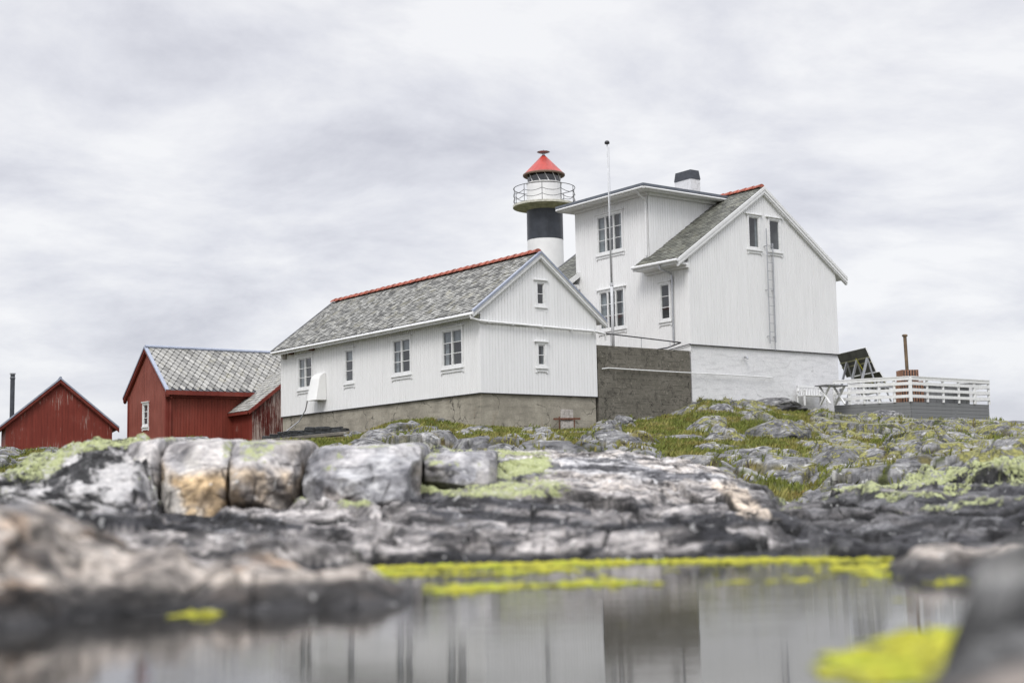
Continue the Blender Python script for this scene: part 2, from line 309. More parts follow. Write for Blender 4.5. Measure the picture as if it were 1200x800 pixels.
MT['rock'] = rock_mat('shore_rock', 24., 110., .8, .014, gain=.74, hi=1.62, lo=.20); MT['rock_fold'] = rock_mat('folded_rock', 24., 110., .8, .014, gain=.78, hi=1.6, lo=.07, strata=(.45, .25, 8.), rot=-.70, dist=.12, edge=(.47, .54)); MT['rock_block'] = rock_mat('block_rock', 14., 90., .6, .012, strata=(2.4, 1.2, 3.6), dist=.1, lo=.45, hi=1.35, gain=.80); MT['rock_far'] = rock_mat('hill_rock', 6., 26., .8, .035, ((.26, .25, .08), (.13, .13, .05)), (1.0, 1.0, 3.), .5, 1.2, .35, .3, .84)
# ------------------------------------------------------------------ ground: base heights surveyed along rays (bearing tangent, [(distance, height)])
PROF=[(-0.3612,[(4.9,-0.25),(5.3,-0.02),(5.5,0.066),(5.8,0.266),(6.2,0.452),(6.8,0.444),(7.6,0.15),(9.5,0.3),(11,0.525),(12,0.667),(12.8,0.743),(13.6,0.7),(15,0.4),(20,0.35),(35,1.3),(50,2.5),(56,2.066),(60,2.719)]),(-0.3312,[(5.0,-0.25),(5.4,-0.02),(5.6,0.066),(5.9,0.26),(6.3,0.422),(6.9,0.411),(7.6,0.15),(9.5,0.3),(11,0.486),(12,0.739),(12.8,0.911),(13.6,0.85),(15,0.4),(20,0.35),(35,1.3),(50,2.5),(60,2.8)]),(-0.3012,[(5.3,-0.25),(5.8,-0.02),(5.95,0.08),(6.2,0.247),(6.5,0.321),(7.0,0.295),(7.6,0.1),(9.5,0.25),(10.6,0.403),(11.4,0.616),(12.2,0.905),(13,1.067),(13.8,0.95),(15,0.4),(20,0.35),(35,1.3),(50,2.5),(60,2.8)]),(-0.2653,[(5.3,-0.25),(5.95,-0.02),(6.05,0.052),(6.3,0.184),(6.6,0.249),(7.1,0.221),(7.6,0.05),(9.5,0.2),(10.4,0.323),(11.1,0.505),(11.9,0.828),(13,1.066),(13.8,0.95),(15,0.4),(20,0.35),(35,1.3),(50,2.5),(60,2.8)]),(-0.2413,[(5.3,-0.25),(6.0,-0.02),(6.1,0.046),(6.3,0.181),(6.7,0.258),(7.1,0.23),(7.6,0.05),(9.5,0.2),(10.6,0.303),(11.5,0.352),(12.0,0.398),(12.6,0.6),(13.3,0.8),(15,0.4),(20,0.35),(35,1.3),(50,2.6),(60,2.9)]),(-0.1813,[(5.3,-0.25),(6.0,-0.02),(6.1,0.039),(6.4,0.132),(6.8,0.192),(7.2,0.164),(7.7,0.03),(9.3,0.1),(10.4,0.22),(11.3,0.321),(12.0,0.384),(12.6,0.6),(13.3,0.8),(15,0.4),(20,0.5),(35,1.5),(50,2.6),(60,3.0)]),(-0.1214,[(5.4,-0.25),(6.05,-0.02),(6.15,0.029),(6.5,0.1),(6.9,0.127),(7.3,0.091),(7.7,-0.02),(9.3,0.05),(10.2,0.141),(10.9,0.261),(11.6,0.373),(12.3,0.514),(13.2,0.8),(15,0.5),(20,0.7),(35,1.8),(48,2.648),(60,3.0)]),(-0.0735,[(5.7,-0.25),(6.2,-0.03),(6.4,0.01),(6.7,0.044),(7.0,0.018),(7.4,-0.05),(8.6,-0.15),(9.6,-0.02),(10.2,0.12),(10.8,0.241),(11.5,0.418),(12.1,0.574),(13.2,0.782),(15,0.5),(20,0.8),(35,1.9),(44,2.583),(48,3.238),(60,3.2)]),(-0.0615,[(5.7,-0.25),(7.0,-0.25),(8.6,-0.25),(9.8,-0.03),(10.2,0.117),(10.8,0.238),(11.5,0.415),(12.1,0.571),(13.2,0.818),(14,0.924),(15.5,0.6),(20,0.8),(35,2.0),(44,2.573),(48,3.227),(60,3.2)]),(-0.0196,[(5.7,-0.25),(7.0,-0.25),(8.6,-0.25),(10,-0.03),(10.35,0.086),(10.9,0.215),(11.5,0.365),(12.1,0.547),(12.9,0.761),(13.8,0.923),(15.5,0.7),(20,0.9),(35,1.901),(44,2.59),(50,3.002),(60,3.2)]),(0.0283,[(5.7,-0.25),(7.0,-0.25),(8.6,-0.25),(10.1,-0.03),(10.4,0.075),(10.9,0.205),(11.5,0.354),(12.2,0.551),(13.2,0.796),(14.2,0.932),(16,0.7),(20,0.9),(35,1.827),(44,2.444),(52,2.963),(60,3.4)]),(0.0702,[(5.7,-0.25),(7.0,-0.25),(8.6,-0.25),(10.1,-0.03),(10.4,0.067),(10.9,0.196),(11.5,0.332),(12.3,0.542),(13.3,0.772),(14.2,0.904),(16,0.7),(20,0.9),(35,1.715),(44,2.409),(53,3.318),(60,3.6)]),(0.1181,[(5.7,-0.25),(7.0,-0.25),(8.6,-0.25),(10.1,-0.03),(10.4,0.057),(10.9,0.186),(11.6,0.306),(12.3,0.495),(13.2,0.694),(13.8,0.788),(15.5,0.5),(20,0.6),(30,1.22),(40,2.002),(50,3.08),(56,3.833),(60,4.2)]),(0.1361,[(5.7,-0.25),(7.0,-0.25),(8.6,-0.25),(10.1,-0.03),(10.4,0.054),(10.9,0.163),(11.6,0.268),(12.3,0.454),(13.1,0.649),(13.7,0.723),(15.5,0.4),(20,0.5),(30,1.174),(40,1.988),(50,3.242),(56,4.353),(60,4.5)]),(0.172,[(5.7,-0.25),(7.0,-0.25),(8.6,-0.25),(10.1,-0.03),(10.4,0.034),(10.9,0.124),(11.6,0.226),(12.2,0.373),(12.8,0.498),(13.2,0.539),(14.5,0.3),(20,0.4),(30,1.153),(40,2.009),(50,3.178),(58,4.242),(62,4.4)]),(0.1959,[(5.7,-0.25),(7.0,-0.25),(8.6,-0.25),(10.1,-0.03),(10.4,0.024),(10.9,0.087),(11.6,0.18),(12.2,0.295),(12.8,0.348),(13.6,0.25),(15,0.2),(20,0.3),(30,1.05),(40,1.942),(50,3.095),(59,4.138),(62,4.2)]),(0.2378,[(5.7,-0.25),(7.0,-0.25),(8.6,-0.25),(10.1,-0.03),(10.4,0.015),(11,0.094),(11.6,0.211),(12.2,0.315),(13,0.429),(13.5,0.468),(15,0.25),(20,0.4),(30,1.026),(40,1.767),(50,2.754),(58,3.68),(62,3.9)]),(0.2976,[(4.6,-0.25),(6.2,-0.2),(8,-0.1),(9,0.0),(10,0.009),(10.9,0.059),(11.6,0.212),(12.2,0.344),(13,0.53),(14,0.669),(15.5,0.5),(20,0.6),(30,1.26),(40,1.936),(50,2.667),(58,3.369),(62,3.55)]),(0.3275,[(4.4,-0.25),(5.5,-0.1),(7,0.0),(8.5,0.046),(10,0.003),(10.9,0.053),(11.6,0.233),(12.2,0.373),(13,0.577),(14.2,0.749),(15.8,0.6),(20,0.7),(30,1.278),(40,1.913),(50,2.578),(58,3.266),(62,3.3)]),(0.3574,[(4.2,-0.25),(5.2,-0.1),(6.5,0.03),(8.5,0.066),(10,0.021),(10.9,0.06),(11.6,0.24),(12.2,0.388),(13,0.608),(14.4,0.814),(16,0.7),(20,0.8),(30,1.315),(40,1.866),(50,2.52),(58,3.094),(62,3.15)])]
def build_base():
    Ys = np.concatenate([np.linspace(1.2, 10, 500), np.linspace(10.01, 15, 1000), np.linspace(15.05, 64, 1100), np.linspace(64.5, 140, 60)])
    Tt = np.array([p[0] for p in PROF]); Z = []
    for t, Lp in PROF:
        y = [1.2] + [a for a, b in Lp] + [75, 95, 120, 140]; z = [Lp[0][1] - .1] + [b for a, b in Lp] + [Lp[-1][1] - .3, Lp[-1][1] - .9, -1, -2]
        q = np.interp(Ys, y, z); k = np.array([1, 2, 3, 2, 1.]) / 9; q2 = np.convolve(np.pad(q, 2, 'edge'), k, 'valid'); Z.append(q2)
    return Ys, Tt, np.array(Z)
_Y, _T, _Z = build_base()
def base_h(t, Y):
    tj = np.clip(t, _T[0], _T[-1]); j = np.clip(np.searchsorted(_T, tj) - 1, 0, len(_T) - 2); f = np.clip((tj - _T[j]) / (_T[j + 1] - _T[j]), 0, 1); f = f * f * (3 - 2 * f)
    i = np.clip(np.searchsorted(_Y, Y) - 1, 0, len(_Y) - 2); g = np.clip((Y - _Y[i]) / (_Y[i + 1] - _Y[i]), 0, 1)
    a = _Z[j, i] * (1 - g) + _Z[j, i + 1] * g; b = _Z[j + 1, i] * (1 - g) + _Z[j + 1, i + 1] * g
    return a * (1 - f) + b * f
def cellp(x, y, s):
    """jittered cells: f1, f2, three random numbers of the cell and the offset from its point"""
    xi = np.floor(x); yi = np.floor(y); z = np.zeros_like(xi)
    f1 = np.full(x.shape, 9.); f2 = np.full(x.shape, 9.); ci = np.zeros(x.shape); cj = np.zeros(x.shape); ox = np.zeros(x.shape); oy = np.zeros(x.shape)
    for a in (-1, 0, 1):
        for b in (-1, 0, 1):
            px = xi + a + rnd(xi + a, yi + b, z, s); py = yi + b + rnd(xi + a, yi + b, z, s + 1); u = x - px; v = y - py; d = np.hypot(u, v); c = d < f1
            f2 = np.where(c, f1, np.minimum(f2, d)); ci = np.where(c, xi + a, ci); cj = np.where(c, yi + b, cj); ox = np.where(c, u, ox); oy = np.where(c, v, oy); f1 = np.where(c, d, f1)
    return f1, f2, rnd(ci, cj, z, s + 2), rnd(ci, cj, z, s + 3), rnd(ci, cj, z, s + 4), ox, oy
def facet(x, y, s, off=.5, tilt=1.):
    f1, f2, r1, r2, r3, ox, oy = cellp(x, y, s)
    return (r1 - .5) * off + ((r2 - .5) * ox + (r3 - .5) * oy) * tilt, f2 - f1, r1
def near_part(X, Y):
    wob = 0.25 * fbm(X * .9, Y * .9, 2, 91); t = X / Y; near = ss(15.5, 14.2, Y)
    z = base_h(t + .006 * fbm(X * .8, Y * .5, 2, 5) * near, Y + wob * ss(9, 10.2, Y) * near * .6); zs = z
    # low shore rock beside the camera (right): an upper hump and a lower shelf
    q = np.sqrt((np.minimum(X - 1.35, 0) / .56) ** 2 + ((Y - 2.75) / 1.0) ** 2); rr = .30 + .16 * (X - .9) - 1.5 * np.maximum(q - .72, 0) + .05 * fbm(X * 3, Y * 3, 3, 11) + facet(X * 2.2, Y * 1.6, 13, .10, .2)[0]
    q2 = np.sqrt((np.minimum(X - .95, 0) / .50) ** 2 + ((Y - 1.95) / .62) ** 2); r2 = .14 + .24 * (X - .5) - .9 * np.maximum(q2 - .78, 0) + .025 * fbm(X * 4, Y * 4, 3, 12)
    z = np.maximum(z, np.maximum(rr, r2) * (Y < 5) * (X > .2) - 2 * (1 - (Y < 5) * (X > .2))); nearR = ss(4.8, 4.4, Y) * (X > 0)
    for (a, b, h, s1, s2) in ((2.75, 9.2, .05, .35, .5), (2.35, 9.9, .07, .3, .25), (2.35, 7.9, .06, .33, .5), (2.9, 8.2, .09, .5, .9), (2.1, 5.6, .05, .3, .6)):
        z = np.maximum(z, h * 1.6 * (1 - ((X - a) / s1) ** 2 - ((Y - b) / s2) ** 2) + .02 * fbm(X * 5, Y * 5, 3, 31))
    A = near * ss(-.15, .05, z); leftrock = ss(9, 7.6, Y) * A * (1 - nearR); ledge = A * (1 - leftrock) * (1 - nearR)
    wx = X + .10 * fbm(X * 2.3, Y * 2.3, 3, 33); wy = Y + .10 * fbm(X * 2.3, Y * 2.3, 3, 34)
    dip = .09 * X * (X < 0) + .02 * X + .10 * fbm(X * .45, Y * .45, 3, 21)
    slabm = ss(.44, .56, z) * ss(-.7, -.1, X) * ss(2.3, 1.9, X); shoulder = ss(-2.95, -3.15, X) * ledge * ss(.3, .45, z)
    h = .105; s = (z + dip) / h + 1.1 * fbm(X * .8, Y * 1.3, 3, 22); fl = np.floor(s); fr = s - fl; st = (fl + ss(.62, .98, fr)) * h - (s * h)
    z = z + ledge * st * 1.25 * (1 - .9 * slabm) * (1 - .8 * shoulder)
    F1, e1, i1 = facet(wx * 1.0, wy * 2.1, 35, .10, .16); F2, e2, i2 = facet(wx * 2.9, wy * 5.6, 36, .045, .09); F3, e3, i3 = facet(wx * 7.5, wy * 12, 37, .014, .035)
    z = z + ledge * (F1 * (1 - .6 * slabm) * (1 + .4 * ss(1.9, 2.3, X)) + F2 * (1 - .55 * slabm) + F3 + .010 * fbm(X * 13, Y * 16, 3, 24)) * ss(.0, .12, z + .05)
    L1, g1_, j1 = facet(wx * 1.5, wy * 1.6, 38, .10, .16); L2_, g2_, j2 = facet(wx * 4.2, wy * 4.2, 39, .03, .06)
    z = z + leftrock * (.11 * fbm(X * 1.7 + 3, Y * 2.0, 3, 25) + L1 * .55 + L2_ * .7 - .10 * np.exp(-((X + 1.42 + .2 * (Y - 6.5)) / .10) ** 2)) * ss(-.02, .1, z)
    z = z + nearR * A * (.03 * fbm(X * 5, Y * 5, 4, 27))
    # diagonal joints in the slab, open joints elsewhere
    c1 = np.abs((X - .05 + .42 * (Y - 13.2)) % .62 - .31 + .07 * fbm(X * 2, Y * 2, 3, 41)); crack = ss(.022, .004, c1) * slabm * ss(-.2, .3, fbm(X * .8, Y * .8, 2, 42) + .25)
    crack2 = ss(.06, .012, e1) * ledge * (1 - slabm) + ss(.05, .01, g1_) * leftrock * .6
    z = z - .06 * crack - .04 * crack2
    # lichen cushions (amount only; the stone material breaks it up and keeps it off steep faces)
    Yc = Y + 1.3 * z
    a1 = fbm(X * 1.6, Yc * 2.2, 4, 61); a2 = fbm(X * 5, Yc * 7, 4, 62); a3 = fbm(X * .9, Yc * .9, 3, 63)
    top = ss(.36, .52, z + .14 * a3)
    zone = .42 + .30 * ss(-3.5, -3.8, X + .3 * a1) * ss(.62, .75, z) + .24 * ss(.93, 1.02, z) * ss(-3.0, -3.2, X) + .32 * np.exp(-((X + .35) / .5) ** 2) + .45 * ss(2.2, 2.45, X + .15 * a3) * ss(.40, .50, z + .05 * a1) - .30 * ss(.35, .7, X) * ss(2.15, 1.9, X) - .35 * ss(-3.0, -3.3, X) * ss(.95, .85, z) * ss(-4.0, -3.7, X)
    zone = zone + .5 * a3
    streak = .85 * ss(.15, .05, np.abs(z - (.62 + .17 * (X + .6)) + .03 * a1)) * ss(-1.7, -1.3, X) * ss(.6, .2, X)
    lich = np.maximum(np.clip(zone, 0, .66) * top, streak * ss(.26, .34, z)) * near * (1 - nearR) * (1 - leftrock) * (1 - .8 * crack)
    lich = np.maximum(lich, .62 * ss(.0, .15, a1) * ss(.22, .3, z) * ledge * ss(2.1, 2.4, X))
    z = z + ss(.45, .7, lich) * .018 * (.5 + .5 * vn2(X * 10, Y * 10, 55))
    # colour
    n = len(X); col = np.tile(np.array([.33, .33, .34]), (n, 1))
    tone = (i2 - .5); col = mixc(col, (.52, .51, .51), ss(-.05, .3, a1 + .25 * tone)); col = mixc(col, (.13, .13, .14), ss(.0, .25, -a1 - .3 * tone + .05)); col = mixc(col, (.07, .07, .075), ss(.12, .3, a2) * .7)
    band = fbm(X * .30, (z + dip) * 8, 3, 64); strat = ss(.60, .42, z + .05 * a1) * ledge * (1 - shoulder)
    col = mixc(col, (.035, .035, .04), strat * ss(-.06, .06, band + .16 * a2 + .05 * tone) * .95)
    col = mixc(col, (.50, .47, .45), strat * ss(.0, .10, -band + .15 * a2) * .9)
    col = mixc(col, (.03, .03, .035), strat * ss(.35, .62, fr) * ss(.99, .9, fr) * .55)
    pale = ss(.03, .07, z) * ss(.24, .17, z + .03 * a1) * ledge * ss(2.3, 1.9, X) * ss(-.18, .05, a1 + .3 * a3); col = mixc(col, (.50, .47, .45), pale * .8)
    darkR = ledge * ss(1.95, 2.2, X + .12 * a1) * ss(.50, .40, z + .07 * a1); col = mixc(col, (.05, .05, .055), darkR * .7); col = mixc(col, (.17, .17, .175), darkR * ss(.5, .9, i2) * .7)
    col = mixc(col, (.58, .52, .46), slabm * ss(-.12, .12, a3 + .4 * a1) * .7); col = mixc(col, (.62, .61, .61), slabm * ss(.0, .2, a2) * .6); col = mixc(col, (.16, .16, .17), slabm * ss(.1, .3, -a2 - .3 * a1) * .6)
    vein = ss(.16, .10, np.abs(X - 1.92 + .5 * (z - .45) + .07 * a2)) * ledge * ss(.22, .3, z) * ss(.62, .5, z); col = mixc(col, (.66, .56, .45), vein * .92)
    col = mixc(col, (.42, .41, .40), shoulder * .85)
    col = mixc(col, (.56, .49, .42), leftrock * ss(-.3, .05, a3 + .3 * a1) * .85); col = mixc(col, (.42, .25, .13), leftrock * ss(.12, .3, fbm(X * 2.2, Y * 2.2, 3, 65)) * .5); col = mixc(col, (.14, .135, .13), leftrock * ss(.05, .3, a2 + .2 * (j1 - .5)) * .6)
    col = mixc(col, (.26, .26, .25), nearR * .9); col = mixc(col, (.05, .05, .05), nearR * ss(.28, .18, z) * ss(1.25, 1.0, X) * .9); col = mixc(col, (.08, .08, .08), nearR * ss(.05, .25, fbm(X * 3, Y * 3, 3, 66)) * .7); col = mixc(col, (.34, .29, .25), nearR * ss(.0, .2, fbm(X * 2, Y * 2, 3, 68)) * ss(2.2, 1.9, Y) * .8)
    wet = ss(.075, .03, z + .03 * a1 + .02 * a3); col = mixc(col, (.03, .03, .033), wet * near * .93)
    col = mixc(col, (.04, .04, .042), leftrock * ss(.14, .09, z + .04 * a1) * .9)
    col = mixc(col, (.015, .015, .015), np.clip(crack + crack2, 0, 1) * .92)
    return z, np.concatenate([np.clip(col, .01, 1), lich[:, None]], 1)
def far_part(X, Y):
    z = base_h(X / Y, Y); far = ss(15.2, 16.5, Y)
    right = ss(7.0, 8.8, X + .8 * fbm(X * .2, Y * .1, 2, 70)) * ss(57, 50, Y); hollow = ss(3.2, 4.2, X) * ss(8.6, 7.4, X) * ss(56, 52, Y) * ss(33, 37, Y)
    den = np.clip(.17 + .8 * fbm(X * .14, Y * .10, 3, 71) + .40 * right - .34 * hollow + .15 * ss(36, 30, Y) - .5 * ss(50, 54, Y) * ss(10.5, 13, X), 0, 1) * ss(62, 57, Y)
    wx = X + .30 * fbm(X * .9, Y * .9, 3, 72); wy = Y + .30 * fbm(X * .9, Y * .9, 3, 73)
    g1, g2, r1, r1b, r1c, ox, oy = cellp(wx * .62, wy * .34, 74); k1, k2, r2_, r2b, r2c, px, py = cellp(wx * 1.7, wy * .95, 75)
    F1, e1, i1 = facet(wx * 1.1, wy * .9, 86, .07, .22); F2, e2, i2 = facet(wx * 3.0, wy * 2.6, 87, .025, .08)
    d1 = (1 - np.clip(g1 / .74, 0, 1) ** 2) * (.25 + .55 * r1) * (r1b > .22) * (1 + .25 * right); d2 = (1 - np.clip(k1 / .68, 0, 1) ** 2) * (.10 + .24 * r2_) * (r2b > .3)
    rockh = np.maximum(d1 + .5 * d2, d2) - .43 + .42 * den + F1 * .7 + F2 * .7 + .010 * fbm(X * 7, Y * 7, 3, 77) - .06 * ss(.16, .03, e1)
    grassh = .09 * fbm(X * .7, Y * .6, 3, 78) + .04 * fbm(X * 3, Y * 3, 2, 79) + .04
    flat = ss(60.5, 64, Y); fade = ss(60.5, 57.5, Y)
    gm = np.maximum(np.maximum(ss(-.01, .035, grassh - rockh), flat), ss(.12, .05, e1) * ss(-.25, .05, fbm(X * .8, Y * .6, 3, 93)) * .9); sink = -.10 - .16 * ss(50, 57, Y)
    z = z + (np.maximum(np.minimum(rockh, .42) * (.4 + .6 * fade), grassh) + sink) * far
    cap = 9 - (9 - 2.68) * ss(-5.4, -6.4, X) * ss(44, 49, Y) * ss(-15, -13, X); z = np.minimum(z, cap); c2 = 9 - (9 - 2.86) * ss(1.0, 1.6, X) * ss(3.1, 2.6, X) * ss(48, 50, Y); z = np.minimum(z, c2); z = np.minimum(z, 9 - (9 - 3.02) * ss(47.5, 49, Y) * ss(3.4, 2.8, X) * ss(-4.5, -3.5, X))
    tt = X / Y; z = np.minimum(z, 99 - (99 - (.45 + .0505 * Y)) * ss(-.025, -.012, tt) * ss(.066, .058, tt) * (Y < 54)); z = np.minimum(z, 99 - (99 - (.45 + .0436 * Y)) * ss(-.20, -.19, tt) * ss(-.112, -.12, tt)); z = np.where((tt > .026) & (tt < .056) & (Y < 54), np.minimum(z, .45 + .0468 * Y), z)
    n = len(X); hc = np.tile(np.array([.27, .27, .27]), (n, 1)); Yc = Y + 1.3 * z; h1 = fbm(X * 1.3, Yc * 1.3, 4, 81); h2 = fbm(X * 4.5, Yc * 4.5, 4, 82); h3 = fbm(X * 2.6, Yc * 2.6, 3, 83)
    hc = mixc(hc, (.34, .34, .335), ss(.0, .25, h1 + .3 * (i1 - .5))); hc = mixc(hc, (.10, .10, .10), ss(.02, .25, -h2 - .2 * (i2 - .5)) * .8); hc = mixc(hc, (.46, .46, .44), ss(.24, .36, h2) * .5)
    hc = mixc(hc, (.03, .03, .022), ss(.10, .02, e1) * .7); hc = mixc(hc, (.24, .20, .06), ss(.15, .3, h3) * .3)
    gc = np.tile(np.array([.085, .10, .02]), (n, 1)); gc = mixc(gc, (.15, .13, .04), ss(.0, .25, fbm(X * .9, Y * .6, 3, 84))); gc = mixc(gc, (.08, .055, .018), ss(.12, .3, fbm(X * 2.2, Y * 1.4, 3, 85)) * .8)
    hc = hc + (gc - hc) * gm[:, None]; lz = (1 - gm) * np.clip(.32 + .28 * ss(4, 7, X) + .6 * h3, 0, .7)
    return z, np.concatenate([np.clip(hc, .01, 1), lz[:, None]], 1), gm * far
# the surveyed profile is stretched in depth so that the pool ends 7 m away and the ledge crest lies 16 m away
_GO = np.array([0, 10.2, 10.9, 11.6, 12.2, 13, 14, 15, 16, 18, 20, 22, 24, 400.]); _GN = np.array([0, 6.8, 8.0, 9.6, 11.4, 14., 16.4, 17.6, 18.5, 19.8, 21.1, 22.5, 24, 400.])
WZ0 = .15                                                            # the pool's water level
def to_old(X, Y): Yo = np.interp(Y, _GN, _GO); return X * Yo / Y, Yo
def to_new(X, Yo, z): Yn = np.interp(Yo, _GO, _GN); k = Yn / Yo; return X * k, Yn, CAMZ + (z - CAMZ) * k
def terrain(X, Y):
    Xo, Yo = to_old(X, Y); z, c, g = terrain_old(Xo, Yo); return CAMZ + (z - CAMZ) * Y / Yo, c, g
def terrain_old(X, Y):
    """height, colour, grass cover (0..1) of the ground at world X, Y (flat arrays)"""
    z = np.zeros(len(X)); c = np.zeros((len(X), 4)); g = np.zeros(len(X)); w_ = ss(14.9, 15.5, Y); a = Y < 15.5; b = Y > 14.9
    if a.any(): zz_, cc_ = near_part(X[a], Y[a]); z[a] += zz_ * (1 - w_[a]); c[a] += cc_ * (1 - w_[a])[:, None]
    if b.any(): zz_, cc_, gg_ = far_part(X[b], Y[b]); z[b] += zz_ * w_[b]; c[b] += cc_ * w_[b][:, None]; g[b] = gg_
    return z, c, g
ts = np.concatenate([np.linspace(-1.0, -.40, 60), np.linspace(-.397, .397, 1000), np.linspace(.40, 1.0, 60)])
ys = np.concatenate([np.linspace(1.3, 6.2, 190), np.linspace(6.22, 10, 130), np.linspace(10.012, 14.4, 400), np.linspace(14.45, 22, 60), np.linspace(22.08, 62, 520), np.linspace(62.5, 140, 60)])
yo_ = ys; ys = np.interp(ys, _GO, _GN)
TT, YY = np.meshgrid(ts, ys); XX = (TT * YY).ravel(); YF = YY.ravel()
ZZ, CC, GG = terrain(XX, YF)
ground = grid_mesh('rocky_ground', np.stack([XX, YF, ZZ], 1), len(ys), len(ts), MT['rock'], CC); tag(ground, kind='structure')
ground.data.materials.append(MT['rock_far'])
mi = np.zeros((len(ys) - 1, len(ts) - 1), dtype=np.int32); mi[yo_[:-1] > 15.3, :] = 1
ground.data.materials.append(MT['rock_fold']); XG = TT[:-1, :-1] * yo_[:-1, None]; YG = np.broadcast_to(yo_[:-1, None], XG.shape)
fold = (XG + .18 * fbm(XG.ravel() * 2, YG.ravel() * 2, 3, 95).reshape(XG.shape) < -2.98) & (YG > 10.5 + .5 * fbm(XG.ravel() * 3, YG.ravel() * 0, 2, 96).reshape(XG.shape)) & (YG < 14.2); mi[fold] = 2
ground.data.polygons.foreach_set('material_index', mi.ravel())
def gh(x, y):
    return float(terrain(np.array([x], float), np.array([y], float))[0][0])
# ---- water: one sheet to the horizon
n = NT('pool_water'); t = n.t; wm = n.map((1, 1.0, 1))
hn = n.math('ADD', n.noise(3.0, 3, .5, n.map((.9, 3.0, 1))), n.math('MULTIPLY', n.noise(16, 3, .6, n.map((.7, 2.6, 1))), .2))
n.bump(hn, .12, .012); n.b.inputs['IOR'].default_value = 1.9
MT['water'] = n.fin(n.mix(n.ramp(n.noise(.6, 4, .6), .35, .65), (.018, .017, .015), (.035, .033, .03)), .012, 0, .5)
mb = MB(); mb.face([(-3000, -200, WZ0), (3000, -200, WZ0), (3000, 5000, WZ0), (-3000, 5000, WZ0)]); tag(mb.build('water', MT['water'], recalc=False), kind='structure')
# ---- neon green algae floating along the pool's edges
def algae(name, x0, x1, y0, y1, nx, ny, mask, label):
    x = np.linspace(x0, x1, nx); y = np.linspace(y0, y1, ny); X, Y = np.meshgrid(x, y); X = X.ravel(); Y = Y.ravel()
    f = mask(X, Y) - .10 + .6 * fbm(X * 1.6, Y * 3, 3, 201) + .75 * fbm(X * 9, Y * 12, 4, 202); hh = .0015 + np.clip(f, 0, .5) * .028 * np.clip(.35 + 1.3 * vn2(X * 20, Y * 20, 203), 0, 1)
    k = .5 + .5 * vn2(X * 15, Y * 15, 204); c = np.array([.36, .35, .035])[None] * (.6 + .6 * k)[:, None]; c = mixc(c, (.30, .36, .03), ss(.1, .35, fbm(X * 3, Y * 3, 3, 205)) * .6); c = mixc(c, (.15, .17, .06), ss(.16, .0, f) * .8)
    o = grid_mesh(name, np.stack([X * 2 / 3, Y * 2 / 3, WZ0 + hh], 1), ny, nx, MT['algae'], c, keep=f > 0); tag(o, label, 'algae', kind='stuff'); return o
n = NT('algae'); MT['algae'] = n.fin(n.mix(n.ramp(n.noise(60, 4, .7), .35, .7), n.mix(1, n.attr(), (.7, .7, .7), 'MULTIPLY'), n.mix(1, n.attr(), (1.25, 1.25, 1.2), 'MULTIPLY')), .8, 0, .2)
def m_far(X, Y):
    sh = np.minimum(ss(-1.25, -.9, X), 1)
    a = ss(.42, .12, np.abs(Y - 9.85 - .1 * np.sin(X * 2.1))) * sh * ss(3.1, 2.7, X) * .75
    b = ss(.45, .05, np.abs(Y - 7.35 - .28 * np.sin(X * 1.3 + .5))) * ss(-.42, -.25, X) * ss(2.0, 1.4, X) * (.16 + .34 * ss(.3, .75, np.sin(X * 2.3 + .9))) + ss(.30, .1, np.hypot(X + .3, (Y - 7.3) * .6)) * .5
    c = ss(.6, .2, np.hypot((X - 2.25) * .8, (Y - 8.3) * .45)) * .5
    d = ss(.7, .2, np.hypot((X + .45) * .5, (Y - 9.0) * .8)) * .40
    return np.maximum.reduce([a, b, c, d]) - .28
algae('green_algae', -1.6, 3.2, 6.6, 10.4, 560, 460, m_far, 'neon yellow green algae floating in strips along the far pool edge')
def m_near(X, Y):
    return ss(1.0, .2, np.hypot((X - 1.18) / .62, (Y - 3.95 - (X - 1.1) * 1.3) / .8)) * 1.0 - .40
algae('green_algae', .2, 2.1, 2.5, 6.2, 300, 400, m_near, 'neon yellow green algae patch beside the close blurred rock on the right')
def m_small(X, Y): return ss(.2, .05, np.hypot(X + 1.33, (Y - 5.95) * .8)) - .4
algae('green_algae', -1.7, -.9, 5.5, 6.3, 100, 100, m_small, 'small dab of green algae at the foot of the left shore rock')

